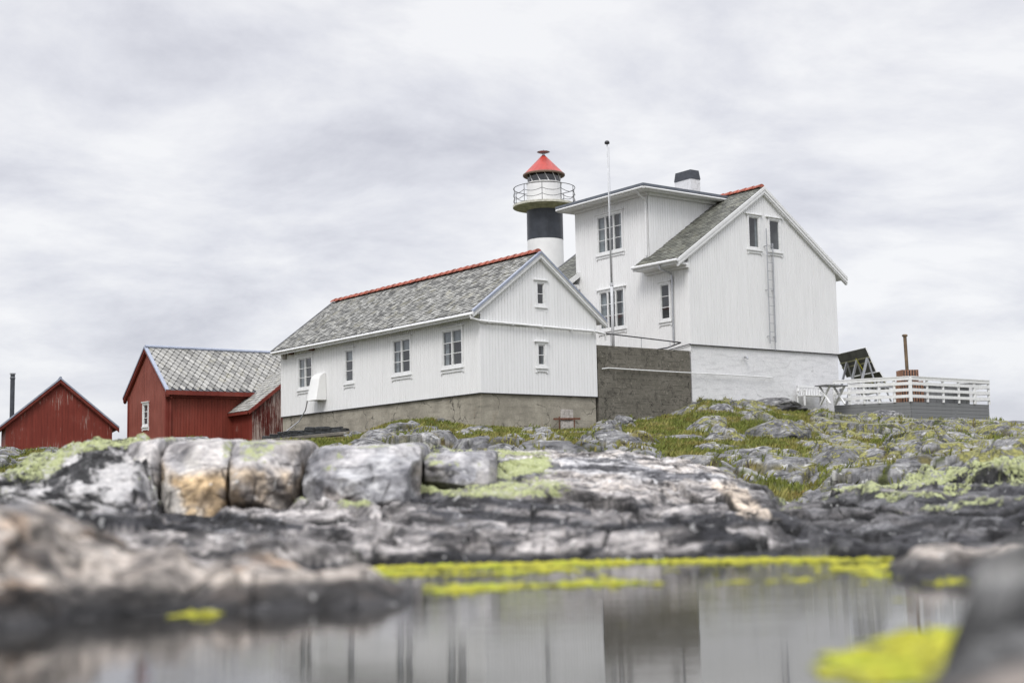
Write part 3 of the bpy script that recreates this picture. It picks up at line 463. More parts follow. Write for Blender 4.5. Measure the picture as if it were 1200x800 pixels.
# ---- the big cracked blocks along the ledge
def rock_block(label, x0, x1, y0, y1, z0, z1, seed, col, warm, lean=0, n_=90, tl=(0, 0)):
    cx, cy, cz = (x0 + x1) / 2, (y0 + y1) / 2, (z0 + z1) / 2; a, b, c = (x1 - x0) / 2, (y1 - y0) / 2, (z1 - z0) / 2
    th = np.linspace(0, 2 * np.pi, 2 * n_, endpoint=False); ph = np.linspace(-np.pi / 2, np.pi / 2, n_); P, T_ = np.meshgrid(ph, th, indexing='ij')
    dx_ = (np.cos(P) * np.cos(T_)).ravel(); dy_ = (np.cos(P) * np.sin(T_)).ravel(); dz_ = np.sin(P).ravel(); r_yz = (np.abs(dy_) ** 4.5 + np.abs(dz_) ** 4.5) ** (1 / 4.5)
    k = (np.abs(dx_) ** 14 + r_yz ** 14) ** (-1 / 14)
    x = dx_ * k; y = dy_ * k; z = dz_ * k
    X = x * a; Y = y * b; Z = z * c
    q_ = np.random.default_rng(seed)
    for i in range(26):                                              # chisel flat faces off the block
        nv = q_.normal(size=3) * np.array([.30, .75, 1.]); nv[2] = abs(nv[2]) if i % 3 else nv[2]; nv[1] = -abs(nv[1]) - .25; nv /= np.linalg.norm(nv); ext = abs(nv[0]) * a + abs(nv[1]) * b + abs(nv[2]) * c
        o_ = ext * q_.uniform(.70, .93) if i < 18 else ext * q_.uniform(.62, .8); e_ = np.maximum(nv[0] * X + nv[1] * Y + nv[2] * Z - o_, 0); e_ = np.minimum(e_, .12) * .85; X = X - nv[0] * e_; Y = Y - nv[1] * e_; Z = Z - nv[2] * e_ * (z < .95)
    nx_, ny_, nz_ = x ** 7, y ** 7, z ** 7; nn = np.sqrt(nx_ ** 2 + ny_ ** 2 + nz_ ** 2) + 1e-6
    d = .030 * fbm3(X * 3.1, Y * 3.1, Z * 3.1, 3, seed) + .018 * fbm3(X * 11, Y * 11, Z * 11, 4, seed + 3)
    X = X + nx_ / nn * d + lean * z * c * .5; Y = Y + ny_ / nn * d; Z = Z + nz_ / nn * d + ss(0, 1, z) * (tl[0] * x + tl[1] * y)
    WX, WY, WZ = X + cx, Y + cy, Z + cz
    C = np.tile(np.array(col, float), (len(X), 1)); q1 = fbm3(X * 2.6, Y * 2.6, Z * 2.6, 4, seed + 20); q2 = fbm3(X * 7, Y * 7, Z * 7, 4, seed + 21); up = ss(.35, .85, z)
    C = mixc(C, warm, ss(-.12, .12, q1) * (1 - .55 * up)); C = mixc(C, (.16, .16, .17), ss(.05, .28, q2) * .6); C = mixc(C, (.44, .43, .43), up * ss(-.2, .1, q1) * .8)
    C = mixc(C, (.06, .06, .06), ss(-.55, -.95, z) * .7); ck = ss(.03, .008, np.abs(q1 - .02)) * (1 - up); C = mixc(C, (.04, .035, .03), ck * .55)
    ln = fbm(WX * 2.1, WY * 2.1, 3, 52) + .5 * q2; li = up * np.clip(.34 + .8 * ln, 0, .6)
    WX, WY, WZ = to_new(WX, WY, WZ); cx, cy, z0 = float(WX.mean()), float(WY.mean()), float(WZ.min())
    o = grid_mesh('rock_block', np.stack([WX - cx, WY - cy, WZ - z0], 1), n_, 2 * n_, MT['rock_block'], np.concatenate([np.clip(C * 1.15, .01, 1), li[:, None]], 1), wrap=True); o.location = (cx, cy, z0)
    tag(o, label, 'rock', 'cracked blocks along the ledge'); return o
rock_block('narrow ochre and grey cracked rock block below the red barn, right of the beige one', -2.985, -2.42, 11.75, 13.5, .16, 1.02, 301, (.42, .40, .37), (.50, .37, .22), .02, 90, (.01, .05))
rock_block('orange brown squarish rock block below the red annex, between two deep dark joints', -2.39, -1.81, 11.72, 13.5, .2, 1.0, 302, (.38, .35, .32), (.42, .34, .25), -.01, 90, (.0, .05))
rock_block('widest grey rock block of the ledge, below the left end of the white house', -1.775, -.80, 11.75, 13.6, .28, .95, 303, (.36, .36, .365), (.40, .36, .33), .03, 110, (-.0, .06))
rock_block('low dark grey rock block with lichen rim, rightmost of the cracked blocks', -.79, -.16, 12.1, 13.8, .45, .88, 304, (.22, .22, .23), (.26, .25, .24), .0, 80, (.01, .03))
rock_block('pale beige rock block at the left end of the cracked row, against the striped shoulder', -3.38, -3.01, 11.85, 13.5, .22, 1.04, 305, (.46, .44, .42), (.56, .46, .36), .06, 80, (.02, .04))

# ---- single boulders on the slope
def boulder(label, x, y, z, rx, ry, rz, seed, tone=1., lich=.5):
    n_ = 44; th = np.linspace(0, 2 * np.pi, 2 * n_, endpoint=False); ph = np.linspace(-np.pi / 2, np.pi / 2, n_); P, T_ = np.meshgrid(ph, th, indexing='ij')
    dx_ = (np.cos(P) * np.cos(T_)).ravel(); dy_ = (np.cos(P) * np.sin(T_)).ravel(); dz_ = np.sin(P).ravel(); pw = 3.2
    k = (np.abs(dx_) ** pw + np.abs(dy_) ** pw + np.abs(dz_) ** pw) ** (-1 / pw)
    f = fbm3(dx_ * 1.6 + seed, dy_ * 1.6, dz_ * 1.6, 3, seed); r = 1 + .25 * f + .06 * fbm3(dx_ * 5, dy_ * 5, dz_ * 5, 4, seed + 5)
    Pn = np.stack([dx_ * k * r, dy_ * k * r, dz_ * k * r], 1); q_ = np.random.default_rng(seed)
    for i in range(16):
        nv = q_.normal(size=3); nv[2] = abs(nv[2]); nv /= np.linalg.norm(nv); e_ = np.maximum(Pn @ nv - q_.uniform(.68, .92), 0) * .9; Pn = Pn - nv[None] * e_[:, None]
    Pn = Pn * np.array([[rx, ry, rz]])
    q1 = fbm3(Pn[:, 0] * 3, Pn[:, 1] * 3, Pn[:, 2] * 4, 4, seed + 7); q2 = fbm3(Pn[:, 0] * 9, Pn[:, 1] * 9, Pn[:, 2] * 9, 4, seed + 8)
    C = np.tile(np.array([.25, .25, .25]) * tone, (len(Pn), 1)); C = mixc(C, (.40, .40, .39), ss(.05, .3, q1) * .7); C = mixc(C, (.08, .08, .08), ss(.05, .3, q2) * .7); 
    o = grid_mesh('boulder', Pn, n_, 2 * n_, MT['rock_far'], np.concatenate([np.clip(C, .01, 1), np.full((len(C), 1), lich * .6)], 1), wrap=True); o.location = (x, y, z); o.rotation_euler = (0, .06 * math.sin(seed), seed * 1.7 % .6 - .3); tag(o, label, 'boulder', 'boulders on the grassy slope'); return o
BL = [('angular grey boulder, left one of the pile under the near house foundation', -3.26, 46, 2.66, .46, .4, .42, 1.05, .2),
 ('squat grey boulder, right one of the pile under the near house foundation', -2.29, 47, 2.5, .44, .44, .27, .95, .2),
 ('dark boulder topmost in the pile against the concrete foundation', -2.43, 48.2, 3.0, .32, .3, .3, .7, .2),
 ('broad smooth pale rock below the front corner of the near house', -.98, 45, 2.34, .95, .75, .44, 1.25, .5),
 ('smooth pale slab just left of the weathered plank', .72, 43.5, 2.2, .85, .64, .33, 1.3, .4),
 ('rounded pale boulder in front of the dark concrete wall', 3.84, 50, 2.91, .48, .47, .48, 1.2, .3),
 ('low rock in the grass at the left foot of the dark wall', 3.06, 49, 2.67, .47, .43, .36, 1.1, .3),
 ('tilted brownish slab rising from the grassy mound beside the dark wall', 7.75, 53, 3.5, .7, .61, .41, 1.0, .1),
 ('long grey slab lying against the white basement wall', 10.68, 58.5, 4.05, 1.3, .85, .36, .9, .1),
 ('smooth grey slab just below the deck corner', 14.66, 56, 3.42, .8, .59, .28, 1.0, .1),
 ('big mossy lichened boulder at the right of the green hollow', 7.89, 42, 2.26, .95, 1.09, .45, .95, .9),
 ('largest lumpy lichen covered boulder low on the slope', 6.86, 30, .99, .85, 1.1, .45, .9, .9),
 ('flat broken slab lying in the green hollow below the dark wall', 5.07, 42, 2.08, 1.0, .63, .22, 1.1, .3),
 ('small flat stone in the grass above the foreground slab', 4.66, 37, 1.6, .34, .25, .14, 1.2, .2),
 ('pale fissured slab at the lower right edge of the grass hollow', 5.19, 32, 1.3, .56, .5, .21, 1.3, .2),
 ('small bluish grey stone beside the yellow grass tussock', 4.72, 27, .96, .26, .28, .16, 1.1, .0),
 ('dark layered rock on the skyline at the far right', 18.28, 52, 2.66, 1.3, 1.19, .34, .85, .3),
 ('flat grey slab in the grass below the right half of the deck', 16.52, 54, 2.98, 1.1, .71, .26, 1.1, .1),
 ('smooth grey rock below the left red shed', -19.82, 56, 2.3, .9, 1.05, .46, 1.2, .1)]
for i, b in enumerate(BL): boulder(b[0], *b[1:7], 400 + i * 3, *b[7:])

# ---- grass on the slope: one mesh of blades
rg = np.random.default_rng(5)
def blades(N, x0, x1, y0, y1, hmin, hmax, width, thr=.5):
    t_ = rg.uniform(x0, x1, N); Y = np.sqrt(rg.uniform(y0 ** 2, y1 ** 2, N)); X = t_ * Y
    z, c, g = terrain(X, Y); k = g > thr; X, Y, z, c, g = X[k], Y[k], z[k], c[k], g[k]
    cl = .5 + .5 * vn2(X * 1.3, Y * 1.3, 501); H = (hmin + (hmax - hmin) * rg.random(len(X))) * (.35 + .9 * cl)
    return X, Y, z, c, H
X, Y, z, c, H = blades(300000, -.42, .42, 20, 61, .05, .17, .02)
a_ = rg.uniform(0, 6.283, len(X)); wv = .010 + .012 * rg.random(len(X)); lx = rg.normal(0, .35, len(X)) * H + .15 * H; ly = rg.normal(0, .35, len(X)) * H
V0 = np.stack([X - np.cos(a_) * wv, Y - np.sin(a_) * wv, z - .02], 1); V1 = np.stack([X + np.cos(a_) * wv, Y + np.sin(a_) * wv, z - .02], 1)
V2 = np.stack([X + lx * .4 + np.cos(a_) * wv * .7, Y + ly * .4 + np.sin(a_) * wv * .7, z + H * .6], 1); V3 = np.stack([X + lx, Y + ly, z + H], 1)
VV = np.stack([V0, V1, V2, V3], 1).reshape(-1, 3)
dry = ss(-.05, .28, fbm(X * .9, Y * .6, 3, 84)) * .6 + .22 * rg.random(len(X)) + .12 * ss(0, .3, fbm(X * 3, Y * 3, 2, 502))
gc = lerp(np.array([[.12, .15, .028]]), np.array([[.29, .26, .085]]), np.clip(dry, 0, 1)[:, None]) * (.7 + .6 * rg.random(len(X)))[:, None]
gc = mixc(gc, (.19, .11, .035), ss(.15, .35, fbm(X * 1.7, Y * 1.2, 3, 503)) * .4)
CV = np.repeat(gc, 4, axis=0)
me = bpy.data.meshes.new('slope_grass'); nB = len(X); me.vertices.add(nB * 4); me.vertices.foreach_set('co', VV.astype(np.float32).ravel())
me.loops.add(nB * 4); me.loops.foreach_set('vertex_index', np.arange(nB * 4, dtype=np.int32)); me.polygons.add(nB)
me.polygons.foreach_set('loop_start', np.arange(0, nB * 4, 4, dtype=np.int32)); me.polygons.foreach_set('loop_total', np.full(nB, 4, dtype=np.int32)); me.update(calc_edges=True)
at_ = me.color_attributes.new('Col', 'FLOAT_COLOR', 'POINT'); at_.data.foreach_set('color', np.concatenate([CV, np.ones((len(CV), 1))], 1).astype(np.float32).ravel())
n = NT('grass_blades'); MT['grass'] = n.fin(n.attr(), .75, 0, .2); me.materials.append(MT['grass'])
go = bpy.data.objects.new('slope_grass', me); COL.objects.link(go); tag(go, 'short green and straw coloured grass between the rocks of the slope', 'grass', kind='stuff')
# ------------------------------------------------------------------ building kit
rn = random.Random(7)
def siding(name, parent, mat, m, s0, s1, zlo, zhi, holes=(), per=.14, bw=.112, dp=.012, off=0., brk=()):
    mb = MB(); lo = zlo if callable(zlo) else (lambda s: zlo); hi = zhi if callable(zhi) else (lambda s: zhi)
    def spans(a, b):
        mid = (a + b) / 2; r = []; hs = sorted([(h[2], h[3]) for h in holes if h[0] < b - 1e-6 and h[1] > a + 1e-6]); cur = None
        segs = []; p = None
        for z0, z1 in hs: segs.append((p, z0)); p = z1
        segs.append((p, None)); return segs
    bs = sorted(set([s0, s1] + [x for h in holes for x in (h[0], h[1]) if s0 < x < s1] + [x for x in brk if s0 < x < s1]))
    for a, b in zip(bs[:-1], bs[1:]):
        for z0, z1 in spans(a, b):
            la, lb = (lo(a), lo(b)) if z0 is None else (z0, z0); ha, hb = (hi(a), hi(b)) if z1 is None else (z1, z1)
            mb.face([m(a, off, la), m(b, off, lb), m(b, off, hb), m(a, off, ha)])
    s = s0 + .004
    while s < s1 - .02:
        e = min(s + bw, s1)
        for z0, z1 in spans(s, e):
            j = off + dp * (.85 + .3 * rn.random()); la, lb = (lo(s), lo(e)) if z0 is None else (z0, z0); ha, hb = (hi(s), hi(e)) if z1 is None else (z1, z1)
            if min(ha - la, hb - lb) > .02: mb.hexa([m(s, off - .005, la - .01), m(e, off - .005, lb - .01), m(e, j, lb - .01), m(s, j, la - .01), m(s, off - .005, ha), m(e, off - .005, hb), m(e, j, hb), m(s, j, ha)])
        s += per
    return mb.build(name, mat, parent)
def hole(s0, s1, z0, z1): return (s0 + .06, s1 - .06, z0 + .06, z1 - .06)
def window(parent, m, s0, s1, z0, z1, cols, rows, trim, curtain='top', ledge=.07, bars=True, label=None):
    mb = MB(); cs = .085
    mb.box(s0, s0 + cs, -.06, .05, z0, z1, m); mb.box(s1 - cs, s1, -.06, .05, z0, z1, m); mb.box(s0 + cs, s1 - cs, -.06, .05, z1 - cs, z1, m); mb.box(s0 + cs, s1 - cs, -.06, .05, z0, z0 + cs, m)
    mb.box(s0 - ledge, s1 + ledge, .0, .10, z1 + .012, z1 + .05, m); mb.box(s0 - ledge * .4, s1 + ledge * .4, .0, .06, z1, z1 + .012, m)
    mb.box(s0 - ledge * .6, s1 + ledge * .6, .0, .085, z0 - .05, z0 - .003, m); mb.box(s0 - .02, s1 + .02, .0, .045, z0 - .16, z0 - .05, m)
    for q in (s0 - .04, s1 - .03): mb.box(q, q + .07, .0, .05, z0 - .2, z0 - .05, m)
    gw = (s1 - s0 - 2 * cs); cw = gw / cols
    for c in range(cols):
        a = s0 + cs + c * cw; b = a + cw; f = .042; g0, g1 = z0 + cs, z1 - cs
        if c: mb.box(a - .03, a + .03, -.05, .045, g0, g1, m)
        mb.box(a, a + f, -.035, .02, g0, g1, m); mb.box(b - f, b, -.035, .02, g0, g1, m); mb.box(a + f, b - f, -.035, .02, g0, g0 + f, m); mb.box(a + f, b - f, -.035, .02, g1 - f, g1, m)
        for r in range(1, rows):
            zz_ = g0 + f + (g1 - g0 - 2 * f) * r / rows; mb.box(a + f, b - f, -.03, .012, zz_ - .013, zz_ + .013, m)
    mb.cur = 1
    x0, x1, d0, d1 = s0 + .062, s1 - .062, -.065, -.7
    for Q in ([(x0, d1, z0), (x1, d1, z0), (x1, d1, z1), (x0, d1, z1)], [(x0, d0, z0), (x0, d1, z0), (x0, d1, z1), (x0, d0, z1)], [(x1, d0, z0), (x1, d1, z0), (x1, d1, z1), (x1, d0, z1)], [(x0, d0, z0), (x1, d0, z0), (x1, d1, z0), (x0, d1, z0)], [(x0, d0, z1), (x1, d0, z1), (x1, d1, z1), (x0, d1, z1)]):
        mb.face([m(*q) for q in Q])
    w_ = mb.build('window', [trim, MT['room']], parent, recalc=True)
    if label: w_['label'] = label
    g = MB()
    for c in range(cols):
        a = s0 + cs + c * cw + .03; g.face([m(a, -.012, z0 + cs + .02), m(a + cw - .06, -.012, z0 + cs + .02), m(a + cw - .06, -.012, z1 - cs - .02), m(a, -.012, z1 - cs - .02)])
    g.build('pane', MT['glass'], w_, recalc=False)
    if curtain:
        H = z1 - z0 - 2 * cs
        def drape(a, b, za, zb):
            k = MB(); N = max(6, int((b - a) / .03)); 
            for i in range(N):
                p, q = a + (b - a) * i / N, a + (b - a) * (i + 1) / N; dp_, dq = -.12 - .02 * math.sin(i * 1.9), -.12 - .02 * math.sin((i + 1) * 1.9)
                k.face([m(p, dp_, za), m(q, dq, za), m(q, dq, zb), m(p, dp_, zb)])
            k.build('curtain', MT['curtain'], w_, recalc=False)
        if curtain in ('top', 'both'): drape(s0 + .09, s1 - .09, z1 - cs - H * .34, z1 - cs)
        if curtain in ('side', 'both'): drape(s0 + .08, s0 + .08 + gw * .18, z0 + cs, z1 - cs); drape(s1 - .08 - gw * .18, s1 - .08, z0 + cs, z1 - cs)
        if curtain == 'full': drape(s0 + .09, s1 - .09, z0 + cs, z1 - cs)
    return w_
def slates(mb, O, eu, up, nm, width, length, rh, tw, shape, pal, clip=None, jit=.12):
    O, eu, up, nm = Vector(O), Vector(eu), Vector(up), Vector(nm); r = 0; y = 0
    while y < length:
        x = -tw * (.5 if r % 2 else 0)
        while x < width:
            w_ = tw * (1 + rn.uniform(-jit, jit)) if shape == 'sq' else tw; a, b = max(x, 0), min(x + w_ - (.012 if shape == 'sq' else .04), width); x += w_
            if b - a < .03: continue
            if clip and not clip(a, y) : continue
            j = rn.uniform(-.012, .012) if shape == 'sq' else 0; top = min(y + rh * 1.9, length); c = pal(); lo = .022 + rn.uniform(0, .01); cm = (a + b) / 2; h_ = b - a
            if shape == 'sq': P = [(a + h_ * .18, y + j), (b - h_ * .18, y + j), (b, y + j + rh * .22), (b, top), (a, top), (a, y + j + rh * .22)]
            elif shape == 'pt': P = [(cm - h_ * .10, y), (cm + h_ * .10, y), (b, y + rh * .95), (b, top), (a, top), (a, y + rh * .95)]
            P = [(u_, min(v_, length)) for u_, v_ in P]
            def q(px, py, dh=0): 
                t_ = min(1, max(0, (py - y) / (rh * 1.9))); return O + eu * px + up * py + nm * (lo + .006 - t_ * lo - dh)
            if shape == 'pt':
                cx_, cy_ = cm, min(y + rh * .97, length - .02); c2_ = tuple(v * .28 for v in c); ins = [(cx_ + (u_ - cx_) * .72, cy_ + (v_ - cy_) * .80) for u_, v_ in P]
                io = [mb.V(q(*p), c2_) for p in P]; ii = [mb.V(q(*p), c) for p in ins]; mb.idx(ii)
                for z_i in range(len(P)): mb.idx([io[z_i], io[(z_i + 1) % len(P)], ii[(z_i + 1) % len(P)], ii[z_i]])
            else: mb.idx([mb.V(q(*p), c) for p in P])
            d = tuple(v * .3 for v in c)  # lower tile edges get a darker colour, painting in their shade
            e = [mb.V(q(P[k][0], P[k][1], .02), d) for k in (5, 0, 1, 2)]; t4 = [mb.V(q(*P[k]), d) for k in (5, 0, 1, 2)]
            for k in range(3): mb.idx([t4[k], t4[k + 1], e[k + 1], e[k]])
        y += rh; r += 1
def pal_old():
    v = rn.choice([.10, .15, .2, .25, .3, .36, .44]) * rn.uniform(.85, 1.15); return (v, v * .995, v * .95)
def pal_pale():
    v = rn.choice([.30, .40, .44, .46, .50, .52]) * rn.uniform(.88, 1.12); return (v, v * .985, v * .94)
def pal_dark():
    v = rn.choice([.11, .14, .16, .19, .22]) * rn.uniform(.85, 1.15); return (v * .98, v, v * .86)
def roof(parent, W, L, ze, zr, oe, og, zo, mat, pal, rh, tw, shape, deckmat, clip=None, ogb=None, split=None):
    """two slopes with their ridge along local y; split: spans of y kept on the -x slope"""
    ogb = og if ogb is None else ogb; k = (zr - ze) / (W / 2 + oe); ln = math.hypot(W / 2 + oe, zr - ze); cs, sn = (W / 2 + oe) / ln, (zr - ze) / ln; T = .09
    dk = MB(); sl = MB(); v0, v1 = -og, L + ogb
    for sx in (-1, 1):
        e = -oe if sx < 0 else W + oe; up = Vector((cs * -sx, 0, sn)); nm = Vector((sn * sx, 0, cs)); rid = Vector((W / 2, 0, zr - zo))
        for (a, b, u0) in (split if (split and sx < 0) else [(v0, v1, 0)]):
            A = Vector((e, 0, ze - zo)) + up * u0; Bt = rid + nm * 0
            P = []
            dn = Vector((0, 0, -T))
            P = [A + dn, Bt + dn, A, Bt]
            def wy(p, y): return (p.x, y, p.z)
            tk = [wy(P[2] + nm * .003, a), wy(P[3] + nm * .003, a), wy(P[3] + nm * .003, b), wy(P[2] + nm * .003, b)]; dk.cur = 1; dk.face(tk); dk.cur = 0
            dk.hexa([wy(P[0], a), wy(P[1], a), wy(P[1], b), wy(P[0], b), wy(P[2] - nm * .004, a), wy(P[3] - nm * .004, a), wy(P[3] - nm * .004, b), wy(P[2] - nm * .004, b)])
        n0, n1 = v0, v1
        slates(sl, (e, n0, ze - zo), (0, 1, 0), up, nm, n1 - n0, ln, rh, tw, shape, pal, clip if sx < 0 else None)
    d = dk.build('roof', [deckmat, MT['dark']], parent); sl.build('slates', mat, d); return d, (cs, sn, ln, k)
def ridge_tiles(parent, x, z, y0, y1, mat, r=.12, step=.46):
    mb = MB(); y = y0
    while y < y1:
        e = min(y + step + .03, y1); rr = r * rn.uniform(.97, 1.05); N = 8
        for (ya, yb, ra, rb) in ((y, e, rr * 1.22, rr), ):
            R1 = [mb.V((x + ra * math.cos(math.pi * i / N) * 1.15, ya, z - .03 + ra * math.sin(math.pi * i / N) * 1.05 + .012)) for i in range(N + 1)]; R2 = [mb.V((x + rb * math.cos(math.pi * i / N) * 1.15, yb, z - .03 + rb * math.sin(math.pi * i / N) * 1.05)) for i in range(N + 1)]
            for i in range(N): mb.idx([R1[i], R1[i + 1], R2[i + 1], R2[i]])
            mb.idx(R1)
        y += step
    return mb.build('ridge_tiles', mat, parent, recalc=True)
def barge(parent, W, ze, zr, oe, y, zo, out, mat, metal=None, hgt=.2, th=.03, both=True):
    """bargeboards of one gable: two boards, a lower moulding and a metal edge; out = -1 or 1"""
    ob = []
    for sx in (-1, 1):
        e = -oe if sx < 0 else W + oe; A = Vector((e, 0, ze - zo)); B = Vector((W / 2, 0, zr - zo))
        def bd(mb, y0, y1, t0, t1):
            P = []
            for yy in (y0, y1): P += [Vector((A.x, yy, A.z - t1)), Vector((B.x, yy, B.z - t1)), Vector((B.x, yy, B.z - t0)), Vector((A.x, yy, A.z - t0))]
            mb.hexa(P)
        mb = MB(); bd(mb, y, y + out * th, -.02, hgt); bd(mb, y + out * th, y + out * (th + .02), -.02, hgt * .45); bd(mb, y - out * .12, y, hgt * .55, hgt * 1.25); o = mb.build('bargeboard', mat, parent)
        if metal:
            mb = MB(); bd(mb, y - out * .1, y + out * (th + .035), -.045, -.012); bd(mb, y + out * (th + .022), y + out * (th + .036), -.012, .05); mb.build('flashing', metal, o)
    return ob
al = 0.6445
# ================================================================== NEAR WHITE HOUSE
ZB = 2.6; zo = ZB; W, Ln = 5.52, 15.35; zb, ze, zr, oe, og = 4.30, 7.23, 9.67, .42, .16; k = (zr - ze) / (W / 2 + oe); zw = ze + k * oe
H1 = empty('white_house', (-1.167, 51.236, ZB), al, 'long low white timber house with grey slate roof and bare concrete foundation', 'house')
LG = lambda s, o, z: (-o, s, z - zo); GB = lambda s, o, z: (s, -o, z - zo); GF = lambda s, o, z: (s, Ln + o, z - zo); LR = lambda s, o, z: (W + o, s, z - zo)
wl = [(12.40, 13.75, 5.38, 6.84, 2), (8.90, 9.70, 5.35, 6.82, 1), (4.55, 5.95, 5.37, 6.85, 2), (1.03, 2.46, 5.35, 6.85, 2)]
siding('long_wall', H1, MT['white'], LG, 0, Ln, zb, zw - .03, [hole(*w_[:4]) for w_ in wl])
gf = lambda s: zw + k * min(s, W - s) - .03
siding('gable_wall', H1, MT['white_gable'], GB, 0, W, zb, 6.84, [hole(2.56, 3.06, 5.33, 6.27)], brk=(W / 2,))
siding('gable_wall', H1, MT['white_gable'], GB, 0, W, 6.86, gf, [hole(2.57, 3.08, 7.62, 8.60)], off=.03, brk=(W / 2,))
siding('gable_wall', H1, MT['white'], GF, 0, W, zb, gf, brk=(W / 2,)); siding('long_wall', H1, MT['white'], LR, 0, Ln, zb, zw - .03)
for i, w_ in enumerate(wl): window(H1, LG, *w_[:4], w_[4], 3, MT['trim'], ['side', 'top', 'both', 'both'][i])
window(H1, GB, 2.57, 3.08, 7.62, 8.60, 1, 2, MT['trim'], None, .08); window(H1, GB, 2.56, 3.06, 5.33, 6.27, 1, 2, MT['trim'], 'side', .08)
mb = MB(); mb.box(.05, W - .05, .05, Ln - .05, 0, zb - zo + .01); mb.build('foundation', MT['conc'], H1)
mb = MB(); mb.box(-.03, W + .03, -.03, .05, zb - zo - .015, zb - zo + .012); mb.box(-.03, .05, .05, Ln, zb - zo - .015, zb - zo + .012); mb.build('base_shadow_strip', MT['dark'], H1)  # dark strip added to paint the shadow line along the wall's foot
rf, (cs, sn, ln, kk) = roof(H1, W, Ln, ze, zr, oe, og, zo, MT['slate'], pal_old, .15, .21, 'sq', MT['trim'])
ridge_tiles(rf, W / 2, zr - zo + .03, -og + .12, Ln + og, MT['tile'])
barge(rf, W, ze, zr, oe, -og, zo, -1, MT['trim'], MT['lead']); barge(rf, W, ze, zr, oe, Ln + og, zo, 1, MT['trim'], MT['dark'], .12)
mb = MB(); mb.box(-oe + .02, -oe + .05, -og, Ln + og, ze - zo - .2, ze - zo - .02); mb.box(-oe + .05, 0, -og, Ln + og, ze - zo - .06, ze - zo - .045); mb.build('fascia', MT['trim'], rf)
mb = MB(); mb.tube([(-oe - .045, -.22, ze - zo - .10), (-oe - .045, Ln + .1, ze - zo - .08)], .04, 10); mb.build('gutter', MT['trim'], rf)
mb = MB(); mb.tube([(-oe - .06, -.1, ze - zo - .14), (-oe - .04, -.12, 6.98 - zo), (-.12, -.12, 6.92 - zo), (.3, -.13, 6.90 - zo), (W - .1, -.13, 6.82 - zo), (W + .35, -.13, 6.76 - zo), (W + .42, -.1, 6.5 - zo)], .042, 10)
for q in (.3, 1.4, 2.8, 4.2, 5.3): mb.box(q - .015, q + .015, -.18, -.02, 6.90 - zo - .016 * q - .05, 6.90 - zo - .016 * q + .05)
mb.build('downpipe', MT['trim'], H1)
mb = MB()
for v_ in (14.2, 12.3): mb = MB(); mb.box(-.24, 0, v_ - .06, v_ + .06, 7.0 - zo, 7.10 - zo); mb.build('vent', MT['rust'], H1)
mb = MB(); mb.box(-.12, -.02, 14.78, 15.0, 6.86 - zo, 7.16 - zo); mb.build('wall_box', MT['wood_old'], H1, bevel=.01)
# curved white hood on the long wall
mb = MB(); N = 10; prof = []
for i in range(N + 1):
    t = i / N; z = 4.80 + 1.15 * t; d = .52 - .24 * t; 
    if t > .82: d *= math.sqrt(max(0, 1 - ((t - .82) / .19) ** 2)) * .9 + .1
    prof.append((z, d))
rows = []
for z, d in prof:
    sh = .05 * (z - 4.8); rr = []
    for j in range(9):
        a = j / 8; c_ = abs(a - .5) * 2; dd = d * (1 - c_ ** 6 * .35) if 0 < j < 8 else 0.0; s = 11.22 + sh + (.86 - 2 * sh) * min(1, max(0, (a - .125) / .75)); rr.append(mb.V(LG(s, .02 + dd, z)))
    rows.append(rr)
for i in range(N):
    for j in range(8): mb.idx([rows[i][j], rows[i][j + 1], rows[i + 1][j + 1], rows[i + 1][j]])
mb.idx(rows[0][::-1]); mb.idx(rows[-1])
mb.build('vent_hood', simple('hood_plastic', (.80, .80, .78), .35, 0, .03, 2), H1)
mb = MB(); mb.tube([LG(12.1, .45, 4.82), LG(12.55, .3, 4.45), LG(13.0, .35, 4.0), LG(13.4, .8, 3.55), LG(13.9, 1.25, 3.05)], .025, 8); mb.build('hose', MT['galv'], H1)
# kerb with the coils in front of the long wall
KB = empty('concrete_kerb', H1.matrix_basis @ Vector((0, 0, 0)), al, 'low grey concrete kerb with coils on it along the near house foundation', 'kerb'); KB.location = (-1.167, 51.236, 2.4)
mb = MB(); mb.box(-1.3, -.1, 7.2, 17.2, 0, .72); mb.box(-1.34, -1.1, 7.1, 17.3, .72, .86); mb.build('kerb_body', MT['plinth'], KB, bevel=.02)
coils = []
for i, (v_, r_, nl) in enumerate([(14.9, .30, 3), (14.2, .33, 4), (13.5, .30, 5), (12.9, .34, 5), (12.2, .33, 5), (11.5, .30, 4), (10.9, .36, 6), (10.15, .30, 6), (9.4, .42, 5), (8.7, .34, 3)]):
    mb = MB(); mb2 = MB()
    for q in range(nl):
        pts = [((r_ + .015 * math.sin(q * 2.1)) * math.cos(t_), (r_ + .015 * math.cos(q * 1.7)) * math.sin(t_), .03 + q * .055 + .01 * math.sin(t_ * 2 + q)) for t_ in [6.2832 * j / 22 for j in range(23)]]
        mb.tube(pts, .03, 6, cap=False)
    o = mb.build('hose_coil', MT['rubber'], None, smooth=True); p = Vector((-1.167, 51.236, 3.24)); u_, v2 = -.82 + .04 * math.sin(i), v_
    o.location = (p.x + u_ * math.cos(al) - v2 * math.sin(al), p.y + u_ * math.sin(al) + v2 * math.cos(al), 3.262); o.rotation_euler = (.04 * math.sin(i * 3), .05 * math.cos(i * 2), i)
    nmz = ['first', 'second', 'third', 'fourth', 'fifth', 'sixth', 'seventh', 'eighth', 'ninth', 'tenth'][i]
    tag(o, 'black rubber hose coil on the concrete kerb, %s of ten from the red annex' % nmz, 'hose coil', 'hose coils on the kerb')
